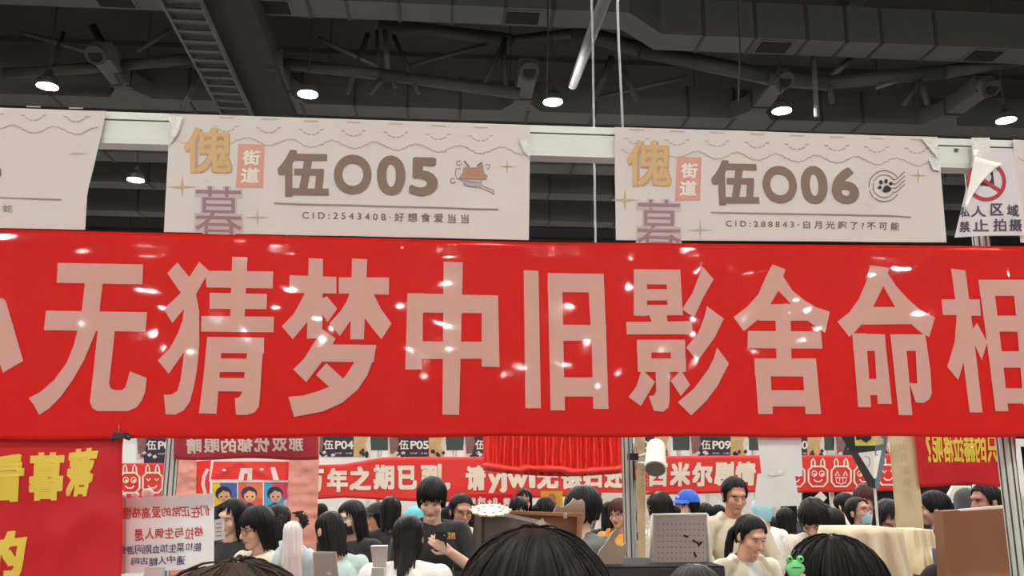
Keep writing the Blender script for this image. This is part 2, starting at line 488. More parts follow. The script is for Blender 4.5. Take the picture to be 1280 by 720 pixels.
for p, q, y, r, lb in (((773, 44), (778.5, 160), 8.0, .012, 'thin pale hanging rod nearer to the sign ending in 06'),
                       ((741, 60), (746, 420), 10.0, .013, 'thin pale hanging rod passing behind the white beam into the gap')):
    m = MB(); A = at_y(*p, y); m.tube([Vector((A.x, A.y, 15.2)), A, at_y(*q, y)], r, mat('rod_pale', (150, 152, 150), .4), 8)
    tag(m.build('hanging_rod'), lb, 'hanging rod')
for px, lb in ((685, 'thin dark hanging rod above the lamp between two booth signs'), (925, 'thin dark hanging rod right of centre under the cranked duct')):
    m = MB(); A = at_y(px, 60, 17); m.tube([Vector((A.x, A.y, 15.2)), A, at_y(px - 2, 128, 17)], .018, M_truss, 6); tag(m.build('hanging_rod'), lb, 'hanging rod')

# ---------------------------------------------------------------- front booth frame
FR = Surf(1.9)
def line_y(px, y0, y1): return y0 + (y1 - y0) * px / 1280
n = FR.n
frame = empty('booth_shell', Vector((FR.at(1250, 400).x, FR.at(1250, 400).y, 0)), 'white aluminium booth frame with long top beam carrying the pale booth signs', 'booth frame')
beam0, beam1 = FR.at(-60, 133.2), FR.at(1400, 179.8)
m = MB(); c = (beam0 + beam1) / 2; hl = (beam1 - beam0).length / 2; ud = (beam1 - beam0).normalized()
top = c.z
m.box(c - Z * .0085 - n * .02, ud * hl, n * .02, Z * .0085, M_alu)
m.box(c - Z * .0185 - n * .022, ud * hl, n * .016, Z * .0025, M_aludk)
m.box(c - Z * .068 - n * .02, ud * hl, n * .02, Z * .006, M_alu)
m.build('beam', frame)
m = MB(); m.box(c - Z * .0415 - n * .016, ud * hl, n * .014, Z * .0215, M_panel)
for px, py in ((1195, 188), (1258, 190)):
    q = FR.at(px, py); m.tube([q + n * .0005 - n * .003, q + n * .002], .0042, M_aludk, 12)
    m.tube([q + n * .0005, q + n * .0025], [.0058, .0058], M_alu, 12, cap=False)
m.build('fascia_panel', frame)
def post(m, p, z0, z1, r, fr=n, groove=True):
    t = Vector((-fr.y, fr.x, 0))
    ring = []
    for k in range(8):
        a = math.pi / 8 + k * math.pi / 4; ring.append(p + (t * math.cos(a) + fr * math.sin(a)) * r)
    m.slab([Vector((q.x, q.y, z0)) for q in ring], Z * (z1 - z0), M_alu)
    if groove:
        for k in range(8):
            a = k * math.pi / 4; d = t * math.cos(a) + fr * math.sin(a); s_ = t * -math.sin(a) + fr * math.cos(a)
            q = p + d * r * .925
            m.box(Vector((q.x, q.y, (z0 + z1) / 2)), d * .0012, s_ * r * .09, Z * ((z1 - z0) / 2), M_aludk)
pp = FR.at(1280, 620, -.045); pp.z = 0
m = MB(); post(m, pp, 0, top + .002, .0195); m.build('post', frame)

# ---------------------------------------------------------------- booth signs
M_sign = mat('sign_paper', (208, 196, 188), .5, var=.04, scale=6, coat=.12, coat_rough=.25)
M_brown = mat('print_brown', (128, 103, 86), .6, var=.04)
M_brownl = mat('print_thin_brown', (150, 128, 112), .6, var=0)
M_lace = mat('print_lace', (182, 162, 148), .6, var=0)
M_lacep = mat('print_lace_fill', (205, 195, 184), .6, var=0)
M_gold = mat('print_gold', (206, 168, 112), .6, var=0)
M_golds = mat('print_gold_edge', (186, 146, 118), .6, var=0)
M_lilac = mat('print_lilac', (192, 170, 174), .6, var=0)
M_lilacs = mat('print_lilac_line', (150, 116, 120), .6, var=0)
M_coral = mat('print_coral', (210, 148, 132), .6, var=0)
M_cream = mat('print_cream', (228, 218, 205), .6, var=0)
M_star = mat('print_star', (190, 162, 124), .6, var=0)
M_ink = mat('print_ink', (38, 28, 26), .6, var=0)
M_catb = mat('print_cat_brown', (176, 128, 92), .6, var=0)
M_catl = mat('print_cat_lilac', (178, 160, 164), .6, var=0)

def sdisp(k):
    return lambda x, y: .004 * nz(x / 170, y / 120, k) + .0025 * nz(x / 60, y / 200, k + 9)
def edge_poly(left, right, y):
    def f(pl):
        for i in range(len(pl) - 1):
            if pl[i][1] <= y <= pl[i + 1][1]:
                t = (y - pl[i][1]) / (pl[i + 1][1] - pl[i][1]); return pl[i][0] + t * (pl[i + 1][0] - pl[i][0])
        return pl[0][0] if y < pl[0][1] else pl[-1][0]
    return f(left), f(right)
def sign_sheet(label, TL, TR, BR, BL, k, left=None, right=None, group='booth number signs on the white beam'):
    sf = Surf(1.9, disp=sdisp(k)); sf.p = FR.p + n * .010
    m = MB()
    def fn(u, v):
        y = (TL[1] + (TR[1] - TL[1]) * u) * (1 - v) + (BL[1] + (BR[1] - BL[1]) * u) * v
        xl, xr = TL[0] + (BL[0] - TL[0]) * v, TR[0] + (BR[0] - TR[0]) * v
        if right: xr = edge_poly(right, right, TL[1] + (BL[1] - TL[1]) * v)[1]
        return sf.at(xl + (xr - xl) * u, y)
    m.sheet(fn, 40, 14, M_sign, .0012, n)
    return sf, m
def lace(m, sf, x0, x1, y0, slope, ph=0.0, per=53):
    """scalloped lace edge drawn along the top of a sign"""
    pts = []; x = x0
    while x <= x1:
        t = ((x - x0) / per + ph) % 1.0
        y = y0 + 40 + slope * (x - x0) + 4.5 * math.cos(2 * math.pi * t) * -1 + (1.2 if int((x - x0) / 4) % 2 else 0)
        pts.append((x, y)); x += 3
    m.stroke(pts, 1.3, sf, M_lace, .0012)
    c = x0 + (.5 - ph % 1.0) * per
    while c < x1 - 10:
        if c > x0 + 14:
            y = y0 + 22 + slope * (c - x0)
            for dx, dy, w, a in ((-13, 1, 5, .3), (-8, 5, 4, .6), (-3, 7, 4, .2), (3, 7, 4, -.2), (8, 5, 4, -.6), (13, 1, 5, -.3)):
                m.stroke([(c + dx - w / 2, y + dy - a * 2), (c + dx + w / 2, y + dy + a * 2)], 1.6, sf, M_lace, .0012)
            m.stroke([(c - 9, y - 10), (c + 9, y - 9.5)], 1.5, sf, M_lace, .0012)
        c += per
def sparkle(m, sf, x, y, r, mt=None):
    pts = []
    for k in range(8):
        a = k * math.pi / 4; q = r if k % 2 == 0 else r * .17
        q *= 1.25 if k in (2, 6) else 1
        pts.append((x + q * math.sin(a), y - q * math.cos(a)))
    m.add2d(flat([pts]), sf, mt or M_star, .0011)
def big_title(m, sf, x, y, sx=1.0):
    """gold and lilac street title with the coral tag beside it"""
    q = lambda a, b, c, d: [(x + a * sx, y + b), (x + c * sx, y + b + .02 * (c - a)), (x + c * sx, y + d + .02 * (c - a)), (x + a * sx, y + d)]
    m.add2d(text2d('傀', q(2, 0, 62, 57), .042), sf, M_golds, .0010)
    m.add2d(text2d('傀', q(1, -1, 61, 56), .012), sf, M_gold, .0018)
    m.add2d(text2d('暮', q(13, 72, 76, 142), .05), sf, M_lilac, .0010)
    m.add2d(text2d('暮', q(15, 73, 74, 140), 0), sf, M_lilacs, .0018)
    r0 = [(x + 69 * sx, y + 20), (x + 102 * sx, y + 21), (x + 100 * sx, y + 75), (x + 66 * sx, y + 75)]
    m.add2d(flat([r0], 10), sf, M_coral, .0010)
    m.add2d(text2d('街', [(x + 75 * sx, y + 28), (x + 97 * sx, y + 28.5), (x + 96 * sx, y + 47), (x + 74 * sx, y + 47)], .03), sf, M_cream, .0018)
    m.add2d(text2d('道', [(x + 73 * sx, y + 50), (x + 96 * sx, y + 50.5), (x + 95 * sx, y + 69), (x + 72 * sx, y + 69)], .03), sf, M_cream, .0018)
    sparkle(m, sf, x - 1, y + 74, 15); sparkle(m, sf, x + 93, y + 112, 13, M_lace); sparkle(m, sf, x + 29, y + 66, 3)

# sign at the far left (its start lies outside the view)
sf, m = sign_sheet('', (-90, 131), (133, 139), (106, 287), (-90, 284), 1, right=[(133, 131), (126, 165), (118, 200), (109, 235), (106, 284)])
lace(m, sf, -80, 124, 117, .034, .2)
m.stroke([(-60, 245.5), (77, 250)], 2.2, sf, M_brownl, .0012)
m.add2d(text2d('蛇', [(4, 256), (16, 256.5), (16, 266), (4, 265.5)], .01), sf, M_brownl, .0012)
m.add2d(text2d('4', [(-28, 182), (2, 183), (2, 238), (-28, 237)], .04), sf, M_brown, .0012)
sparkle(m, sf, 97, 192, 12, M_lacep); m.stroke([(90, 192), (105, 192)], 1, sf, M_lace, .0013)
o = m.build('booth_sign'); tag(o, 'pale booth sign with curled right edge at the left end of the beam', 'sign', 'booth number signs on the white beam')
# O05
sf, m = sign_sheet('', (212, 142), (663, 157), (661, 300), (205, 290), 2)
lace(m, sf, 222, 655, 133, .036, .35)
big_title(m, sf, 229, 160)
m.add2d(text2d('伍', [(347, 187), (411, 188), (411, 247), (347, 246)], .036, step=20), sf, M_brown, .0012)
m.add2d(text2d('O', [(418, 193), (465, 194), (464, 244), (417, 243)], .04), sf, M_brown, .0012)
m.add2d(text2d('0', [(471, 194), (507, 195), (507, 245), (471, 244)], .038), sf, M_brown, .0012)
m.add2d(text2d('5', [(512, 196), (548, 197), (547, 246), (511, 245)], .04), sf, M_brown, .0012)
m.stroke([(343 + k * 28, 254.5 + k * .75) for k in range(11)], 2.2, sf, M_brownl, .0012)
m.add2d(text2d('C I D : 2 5 4 3 4 0 8 · 好 想 食 爱 当 当', [(378, 263), (586, 268), (586, 279.5), (378, 274)], .012), sf, M_brown, .0012)
# small drawn cat beside the number
def zz(pts): return [(550 + a / 9.0, 180 + b / 9.0) for a, b in pts]
m.add2d(flat([zz([(265, 400), (470, 425), (485, 470), (440, 490), (300, 475), (262, 450)])]), sf, M_catl, .0011)
m.add2d(flat([zz([(285, 255), (345, 275), (420, 270), (470, 215), (480, 300), (530, 360), (520, 395), (210, 388), (270, 320)])]), sf, M_catb, .0015)
for pts, w in (([(272, 190), (330, 262)], 2.0), ([(470, 205), (415, 250)], 2.0), ([(330, 270), (415, 270)], 1.0), ([(272, 262), (262, 320), (205, 388), (520, 395), (530, 360), (490, 320), (478, 215)], 1.0),
               ([(300, 320), (330, 310), (355, 330)], 1.0), ([(400, 325), (430, 312), (460, 325)], 1.0), ([(300, 350), (360, 345), (380, 360), (440, 350)], .9),
               ([(235, 275), (180, 280), (172, 340), (190, 390), (260, 415), (440, 435), (475, 410)], 1.1), ([(265, 440), (300, 475), (420, 485)], 1.1),
               ([(440, 490), (520, 520), (580, 550), (610, 555), (600, 520), (480, 475)], 1.0), ([(610, 555), (590, 575)], 1.2), ([(510, 245), (530, 228), (565, 235), (560, 262), (530, 290)], 1.0)):
    m.stroke(zz(pts), w, sf, M_lilacs if w < 1.5 else M_brown, .0019)
for cx, cy in ((215, 215), (145, 415)):
    m.stroke([(550 + (cx + 30 * math.cos(k * .6)) / 9, 180 + (cy + 26 * math.sin(k * .6)) / 9) for k in range(10)], 1.2, sf, M_brownl, .0015)
sparkle(m, sf, 634, 208, 9); sparkle(m, sf, 557, 190, 3, M_lace)
o5 = m.build('booth_sign'); tag(o5, 'pale booth sign reading 伍O05 beside a small drawn cat', 'sign', 'booth number signs on the white beam')
# O06
sf, m = sign_sheet('', (768, 159), (1172, 171), (1183, 303), (770, 300), 3)
lace(m, sf, 776, 1165, 150, .034, .1, 50)
big_title(m, sf, 782, 176, .93)
m.add2d(text2d('伍', [(888, 200), (947, 201), (949, 257), (890, 257)], .036, step=20), sf, M_brown, .0012)
m.add2d(text2d('O', [(952, 207), (995, 208), (997, 255), (954, 254)], .04), sf, M_brown, .0012)
m.add2d(text2d('0', [(1000, 207), (1033, 208), (1035, 256), (1002, 255)], .038), sf, M_brown, .0012)
m.add2d(text2d('6', [(1038, 209), (1072, 210), (1074, 256), (1040, 255)], .04), sf, M_brown, .0012)
m.stroke([(888 + k * 25, 266 + k * .45 + (1.4 if k == 10 else 0)) for k in range(11)], 2.0, sf, M_brownl, .0012)
m.add2d(text2d('C I D : 2 8 8 8 4 3 · 白 月 光 跑 了 ? 不 可 能', [(907, 274.5), (1124, 278), (1124, 288), (907, 284)], .012), sf, M_brown, .0012)
def zp(pts): return [(1080 + a / 12.0, 200 + b / 12.0) for a, b in pts]
def arc(cx, cy, r, a0, a1, k=22): return [(cx + r * math.cos(R(a0 + (a1 - a0) * i / k)), cy + r * math.sin(R(a0 + (a1 - a0) * i / k))) for i in range(k + 1)]
for r, a0, a1, w in ((232, 175, 325, 1.1), (232, 30, 130, 1.2), (232, 135, 165, .8), (170, 205, 318, .9), (170, 40, 195, .9)):
    m.stroke(zp(arc(300, 395, r, a0, a1)), w, sf, M_brown, .0012)
for k in range(4):
    y = 300 + 63 * k
    m.stroke(zp([(415, y - 5), (460, y + 2), (500, y - 22), (560, y - 80), (605, y - 120)]), 1.2, sf, M_brown, .0014)
for cx, cy, rx, ry, a in ((248, 338, 28, 34, -.3), (324, 322, 27, 34, .1), (395, 358, 27, 28, .3), (232, 415, 28, 27, -.6)):
    x, y = zp([(cx, cy)])[0]; m.disc(x, y, rx / 12, ry / 12, sf, M_ink, .0015, 14, a)
m.add2d(flat([zp([(300, 395), (330, 382), (360, 390), (400, 425), (398, 465), (370, 482), (320, 494), (280, 482), (274, 455)])]), sf, M_ink, .0015)
sparkle(m, sf, 1147, 220, 10)
o6 = m.build('booth_sign'); tag(o6, 'pale booth sign reading 伍O06 beside a round paw print stamp', 'sign', 'booth number signs on the white beam')
# folded back corner and clear tape on two signs
M_tape = mat('clear_tape', (226, 224, 218), .08, var=.02, coat=.6, bump=.5, bscale=90)
def tape(par, pts, off, bump=.0015, k=0):
    sf2 = Surf(1.9, disp=lambda x, y: .0015 * nz(x / 6, y / 6, k)); sf2.p = FR.p + n * off
    m = MB()
    a, b, c_, d = [Vector(p) for p in pts]
    m.sheet(lambda u, v: sf2.at(*(a.lerp(b, u).lerp(d.lerp(c_, u), v))), 8, 5, M_tape, .0004, n)
    m.build('tape', par)
tape(o5, [(211, 144), (228, 146), (224, 164), (212, 180)], .0165, k=2)
tape(o5, [(648, 172), (664, 176), (662, 196), (655, 190)], .0165, k=3)
tape(o6, [(1152, 172), (1172, 175), (1174, 200), (1164, 188)], .0165, k=4)
tape(o6, [(1160, 196), (1176, 200), (1176, 214), (1166, 212)], .0165, k=5)
# sign that begins at the right edge
sf, m = sign_sheet('', (1267, 174), (1420, 180), (1425, 306), (1276, 303), 4)
m.stroke([(1272, 196), (1278, 200), (1290, 205), (1310, 200)], 1.3, sf, M_lace, .0012)
tag(m.build('booth_sign'), 'pale booth sign cut off by the right edge behind the no-photography paper', 'sign', 'booth number signs on the white beam')

# ---------------------------------------------------------------- no-photography paper, folded over
M_paper = mat('notice_paper', (214, 204, 204), .6, var=.03)
M_paperw = mat('paper_back', (238, 234, 224), .6, var=.02)
M_red2 = mat('notice_red', (176, 40, 56), .6, var=0)
M_slate = mat('notice_slate', (74, 66, 84), .6, var=0)
npf = Surf(1.9, disp=lambda x, y: .006 * math.sin((x - 1190) / 26.0) * max(0, (y - 190) / 110) + .002 * nz(x / 30, y / 40, 7)); npf.p = FR.p + n * .018
m = MB()
def fn(u, v):
    a = Vector((1219, 187)).lerp(Vector((1193, 297)), v); b = Vector((1266, 187)).lerp(Vector((1284, 294)), v)
    p = a.lerp(b, u); return npf.at(p.x, p.y)
m.sheet(fn, 16, 14, M_paper, .0008, n)
m.stroke([(1232 + 22.5 * math.cos(t * .21), 227 + 23 * math.sin(t * .21)) for t in range(31)], 5, npf, M_red2, .0012)
m.add2d(flat([[(1226, 210), (1240, 212), (1242, 234), (1224, 232)]], 6), npf, M_ink, .0012)
m.disc(1233, 222, 5, 6, npf, M_paper, .0016)
m.stroke([(1214, 216), (1248, 239)], 4.5, npf, M_red2, .002)
for ch, x0, y0, w, h in (('私', 1200, 259, 10, 13), ('人', 1213, 258, 17, 14), ('区', 1237, 255, 15, 15), ('域', 1258, 256, 15, 15), ('禁', 1199, 277, 11, 14), ('止', 1215, 275, 18, 15), ('拍', 1240, 274, 16, 16), ('摄', 1261, 274, 16, 15)):
    m.add2d(text2d(ch, [(x0, y0), (x0 + w, y0), (x0 + w + 1, y0 + h), (x0 - 1, y0 + h)], .02, step=8), npf, M_slate, .0012)
notice = m.build('no_photography_notice', smooth=False)
tag(notice, 'white no-photography notice with red circle and folded corner on the right post', 'notice')
m = MB()
A, B, C_ = Vector((1218, 196)), Vector((1250, 206)), Vector((1203, 266))
sfl = Surf(1.9); sfl.p = FR.p + n * .020
def flp(u, v):
    lf = A.lerp(C_, v); bz = B * (1 - v) ** 2 + Vector((1217, 229)) * 2 * v * (1 - v) + (C_ + Vector((1, -1))) * v * v; p = lf.lerp(bz, u)
    return sfl.at(p.x, p.y, .006 * u * u + .003)
m.sheet(flp, 10, 10, M_paperw, .0008, n)
m.build('folded_corner', notice, smooth=True)
tape(notice, [(1214, 172), (1237, 172), (1238, 194), (1216, 196)], .0185, k=8)

# ---------------------------------------------------------------- the long red slogan banner
def seg_d(x, y, a, b):
    a = Vector(a); b = Vector(b); p = Vector((x, y)); t = max(0, min(1, (p - a).dot(b - a) / (b - a).length_squared))
    return (p - a.lerp(b, t)).length, t
CREASE = [((152, 543), (330, 512), 7, .0045), ((152, 543), (480, 462), 12, .004), ((152, 543), (60, 552), 8, .004), ((860, 332), (1060, 312), 9, .005), ((905, 392), (1110, 340), 14, .0045),
          ((670, 300), (650, 340), 12, .003), ((780, 312), (860, 318), 6, .003), ((1200, 305), (1120, 350), 16, .004), ((1250, 310), (1262, 545), 5, .004), ((0, 480), (130, 470), 18, .003)]
def bdisp(x, y):
    d = .0055 * nz(x / 340, y / 240, 21.6) + .0006 * nz(x / 120, y / 100, 4.4) + .00015 * nz(x / 40, y / 36, 1.7)
    for a, b, w, h in CREASE:
        q, t = seg_d(x, y, a, b); d += (.12 if w > 6 and max(a[1], b[1]) > 540 else .5) * h * math.exp(-(q / w) ** 2) * (1 - t) * min(1, .25 + 3 * t)
    if y < 314: d += .0012 * min(1, (314 - y) / 3)
    return d
BN = Surf(1.9, disp=bdisp); BN.p = FR.p + n * .030
M_red = mat('banner_red', (208, 26, 18), .5, spec=.15, var=.05, scale=3.5, coat=.27, coat_rough=.03)
M_pink = mat('banner_letters', (208, 158, 146), .5, spec=.15, var=.03, scale=3.5, coat=.29, coat_rough=.03)
def b_top(x): return 286.5 + 16.5 * (x / 660) if x < 660 else 303 + 5 * (x - 660) / 620
def b_bot(x): return 549 - 3 * max(0, min(1, (x - 150) / 300)) + (.9 * math.sin(x / 37.0))
m = MB()
NX, NY = 138, 26
m.sheet(lambda u, v: BN.at(-60 + 1440 * u, b_top(-60 + 1440 * u) * (1 - v) + b_bot(-60 + 1440 * u) * v), 180, 40, M_red, .0012, n)
def Zm(x0, y0, s): return lambda pts: [(x0 + a * s, y0 + b * s) for a, b in pts]
LET = []
z1 = Zm(0, 310, 210 / 687); z2 = Zm(190, 310, 170 / 556); z3 = Zm(345, 310, 160 / 524); z4 = Zm(495, 310, 280 / 916)
z5 = Zm(770, 320, 150 / 514); z6 = Zm(905, 320, 150 / 514); z7 = Zm(1035, 320, 140 / 480); z8 = Zm(1160, 320, 120 / 411)
LET.append((z1, [[(10, 205), (25, 215), (97, 462), (15, 510), (-25, 400), (-25, 215)], [(-110, 60), (-50, 60), (-50, 640), (-70, 680), (-150, 680), (-160, 620), (-110, 610)]]))
LET.append((z1, [[(238, 62), (587, 68), (584, 150), (234, 143)], [(350, 140), (422, 140), (408, 265), (336, 265)], [(190, 257), (604, 264), (597, 343), (182, 337)],
    [(320, 335), (397, 335), (370, 400), (345, 460), (300, 540), (250, 610), (205, 655), (163, 683), (140, 640), (120, 614), (170, 588), (225, 540), (275, 470), (305, 395)],
    [(402, 335), (472, 335), (460, 450), (448, 555), (455, 575), (475, 582), (500, 582), (515, 570), (533, 505), (602, 532), (595, 590), (580, 625), (560, 652), (525, 667), (400, 667), (380, 655), (370, 630), (385, 500)]]))
LET.append((z2, [[(105, 60), (155, 120), (195, 58), (235, 95), (205, 150), (182, 190), (195, 260), (195, 400), (185, 500), (172, 570), (155, 630), (130, 665), (95, 682), (57, 680), (50, 600), (80, 600), (105, 585), (118, 540), (128, 470), (133, 425), (70, 515), (25, 460), (75, 410), (108, 350), (128, 295), (133, 250), (85, 308), (50, 250), (95, 210), (120, 185), (65, 105)],
    [(330, 38), (392, 40), (380, 290), (322, 290)], [(220, 95), (497, 98), (495, 167), (225, 163)], [(238, 185), (472, 190), (470, 252), (238, 250)], [(205, 280), (500, 283), (498, 346), (203, 343)],
    [(228, 365), (290, 365), (278, 520), (265, 678), (193, 676), (212, 530)], [(228, 365), (460, 368), (458, 432), (228, 430)],
    [(397, 368), (460, 368), (450, 480), (443, 600), (438, 650), (420, 672), (390, 683), (345, 682), (340, 615), (360, 610), (370, 590), (385, 480)],
    [(270, 452), (400, 454), (398, 508), (265, 508)], [(265, 531), (400, 533), (395, 588), (262, 586)]]))
LET.append((z3, [[(57, 113), (248, 120), (248, 188), (57, 185)], [(135, 43), (193, 46), (190, 370), (128, 372)], [(120, 185), (165, 185), (140, 290), (70, 375), (25, 322), (75, 270), (105, 215)], [(185, 210), (210, 200), (252, 250), (212, 305), (186, 265)],
    [(258, 122), (463, 122), (462, 192), (258, 188)], [(312, 45), (374, 48), (360, 375), (305, 375)], [(305, 180), (340, 180), (325, 270), (262, 362), (220, 310), (265, 260), (290, 220)], [(345, 180), (400, 190), (430, 250), (473, 310), (432, 375), (395, 330), (350, 270)],
    [(190, 332), (245, 372), (230, 400), (190, 465), (125, 550), (72, 498), (115, 455), (150, 400), (175, 360)], [(165, 395), (410, 398), (400, 468), (170, 466)],
    [(340, 398), (412, 398), (400, 450), (375, 520), (335, 580), (270, 635), (190, 670), (75, 692), (52, 610), (110, 605), (180, 585), (240, 560), (285, 525), (320, 470)], [(207, 472), (275, 535), (240, 590), (165, 520)]]))
LET.append((z4, [[(195, 57), (273, 60), (258, 682), (190, 682)], [(47, 186), (112, 186), (106, 497), (38, 497)], [(47, 186), (417, 195), (415, 268), (47, 264)], [(350, 193), (417, 195), (423, 487), (350, 485)], [(42, 382), (420, 384), (420, 452), (42, 455)]]))
LET.append((z4, [[(522, 91), (582, 95), (592, 655), (529, 655)], [(620, 103), (678, 107), (690, 664), (632, 664)], [(620, 103), (848, 107), (848, 183), (620, 180)], [(783, 106), (848, 107), (858, 350), (868, 658), (806, 658), (800, 400)], [(626, 313), (858, 317), (858, 378), (626, 380)], [(630, 530), (864, 530), (866, 608), (630, 608)]]))
LET.append((z5, [[(75, 58), (130, 58), (132, 258), (75, 256)], [(75, 58), (273, 60), (274, 124), (75, 122)], [(75, 143), (276, 144), (278, 191), (76, 192)], [(76, 211), (280, 211), (284, 255), (77, 256)], [(215, 60), (273, 60), (284, 255), (218, 255)],
    [(140, 255), (215, 256), (220, 290), (155, 290)], [(42, 284), (323, 281), (325, 336), (45, 337)], [(88, 360), (150, 360), (150, 497), (92, 497)], [(88, 360), (293, 360), (293, 414), (88, 414)], [(90, 440), (297, 440), (297, 497), (92, 497)], [(233, 360), (293, 360), (297, 497), (233, 497)],
    [(168, 490), (228, 490), (227, 620), (222, 650), (200, 668), (160, 663), (138, 600), (160, 598), (170, 580)], [(105, 497), (120, 497), (165, 540), (105, 643), (52, 605), (85, 560)], [(232, 535), (270, 497), (282, 500), (315, 553), (275, 600)],
    [(368, 48), (415, 102), (370, 180), (332, 264), (280, 230), (325, 160), (350, 95)], [(387, 217), (458, 270), (420, 350), (345, 453), (298, 393), (350, 330), (375, 265)], [(430, 393), (480, 462), (430, 560), (385, 620), (320, 683), (262, 627), (330, 570), (390, 490), (415, 440)]]))
LET.append((z6, [[(205, 37), (262, 58), (252, 88), (290, 150), (340, 190), (390, 220), (450, 240), (430, 330), (355, 278), (285, 208), (230, 150), (195, 208), (145, 272), (82, 323), (38, 263), (95, 220), (145, 165), (175, 95)], [(190, 208), (290, 208), (350, 240), (355, 278), (145, 278), (150, 240)], [(218, 270), (282, 270), (286, 445), (222, 445)],
    [(100, 322), (412, 325), (418, 398), (98, 396)], [(127, 440), (192, 440), (207, 677), (145, 677)], [(127, 440), (390, 440), (393, 517), (130, 516)], [(330, 440), (390, 440), (413, 677), (347, 677)], [(138, 576), (402, 576), (408, 645), (142, 645)]]))
LET.append((z7, [[(178, 40), (262, 52), (255, 75), (290, 130), (340, 185), (390, 230), (455, 265), (430, 348), (395, 330), (350, 290), (285, 220), (235, 130), (190, 220), (140, 295), (108, 330), (88, 348), (38, 283), (90, 240), (130, 185), (160, 115)], [(185, 220), (290, 220), (350, 255), (352, 293), (138, 295), (140, 255)],
    [(100, 333), (158, 333), (182, 648), (127, 648)], [(100, 333), (240, 337), (245, 408), (105, 408)], [(192, 337), (238, 337), (270, 634), (210, 634)], [(120, 528), (258, 528), (262, 597), (125, 597)],
    [(262, 337), (325, 337), (358, 683), (300, 682)], [(262, 337), (412, 337), (415, 408), (270, 408)], [(368, 337), (412, 337), (435, 500), (440, 590), (430, 615), (405, 630), (372, 628), (345, 545), (378, 548), (374, 480)]]))
LET.append((z8, [[(97, 55), (158, 62), (230, 670), (175, 670)], [(55, 187), (218, 187), (222, 257), (60, 253)], [(120, 240), (160, 240), (165, 400), (125, 532), (78, 475), (110, 370)], [(188, 310), (205, 288), (250, 370), (225, 445), (190, 370)],
    [(213, 103), (275, 103), (340, 665), (285, 665)], [(213, 103), (430, 103), (430, 172), (220, 172)], [(240, 257), (445, 257), (445, 325), (245, 325)], [(258, 410), (455, 408), (455, 478), (262, 480)], [(275, 567), (470, 567), (470, 632), (290, 632)], [(358, 103), (430, 103), (480, 640), (405, 640)]]))
for zf, polys in LET:
    m.add2d(flat([zf(p) for p in polys], 8), BN, M_pink, .0014, .00012)
banner = m.build('slogan_banner', smooth=False)
for p in banner.data.polygons: p.use_smooth = True
tag(banner, 'long glossy red banner with large pale characters stretched below the booth signs', 'banner')
m = MB(); q = BN.at(152, 545, .006)
m.box(q, U * .012, n * .008, Z * .006, mat('clip_black', (30, 28, 28), .35)); m.tube([q + Z * .006 + n * .006, q + Z * .02 + n * .012, q + Z * .006 + n * .009], .0012, M_chrome, 6)
m.tube([q + U * .01, q + U * .02 - Z * .004], .006, MATS['clip_black'], 8); m.tube([q - U * .01 - Z * .002, q - U * .018 - Z * .008], .005, MATS['clip_black'], 8)
tag(m.build('binder_clip'), 'small black clip pinching the lower edge of the long red banner', 'clip')

# ---------------------------------------------------------------- red cloth with yellow characters, lower left
ydisp = lambda x, y: .010 * nz(x / 120, y / 150, 5) + .004 * nz(x / 40, y / 60, 6) + .006 * math.exp(-((seg_d(x, y, (150, 552), (60, 720))[0] / 14) ** 2)) + .005 * math.exp(-((seg_d(x, y, (0, 700), (130, 640))[0] / 16) ** 2))
YB = Surf(1.9, disp=ydisp); YB.p = FR.p + n * .012
M_redc = mat('cloth_red', (196, 32, 38), .6, spec=.2, var=.07, scale=4, coat=.15, coat_rough=.3)
M_yel = mat('print_yellow', (222, 190, 66), .55, var=.05, scale=9)
m = MB()
m.sheet(lambda u, v: YB.at(-120 + u * ((155 - 9 * v - 1.5 * math.sin(v * 9)) + 120), 540 + 300 * v), 40, 40, M_redc, .001, n)
for ch, q in (('看', [(-32, 571), (34, 567), (28, 627), (-34, 629)]), ('暮', [(39, 566), (83, 565), (80, 625), (36, 626)]), ('落', [(87, 562), (126, 559), (113, 620), (83, 621)]), ('的', [(-24, 668), (36, 661), (27, 722), (-26, 726)])):
    m.add2d(text2d(ch, q, .05, step=8), YB, M_yel, .0016)
tag(m.build('lettered_cloth', smooth=True), 'red cloth with yellow characters hanging at the lower left', 'banner')
# two blank paper sheets hanging under the banner
M_sheet = mat('plain_paper', (222, 218, 214), .5, var=.03, scale=5)
pf = Surf(1.9, disp=lambda x, y: .003 * nz(x / 40, y / 40, 12)); pf.p = FR.p + n * .014
for pts, lb in (([(946, 536), (1001, 536), (1003, 595), (952, 596)], 'blank pale paper sheet taped up under the red banner, upper of two'),
                ([(946, 592), (992, 591), (999, 632), (942, 634)], 'blank pale paper sheet hanging below another, lower of two')):
    a, b, c_, d = [Vector(p) for p in pts]; dz = .004 if pts[0][1] > 560 else 0
    m = MB(); m.sheet(lambda u, v: pf.at(*(a.lerp(b, u).lerp(d.lerp(c_, u), v)), dz), 8, 10, M_sheet, .0006, n)
    o = tag(m.build('paper_sheet', smooth=False), lb, 'paper', 'blank papers hanging from the banner')
    if dz: tape(o, [(961, 590), (979, 587), (979, 593), (961, 595)], .0235, k=11)

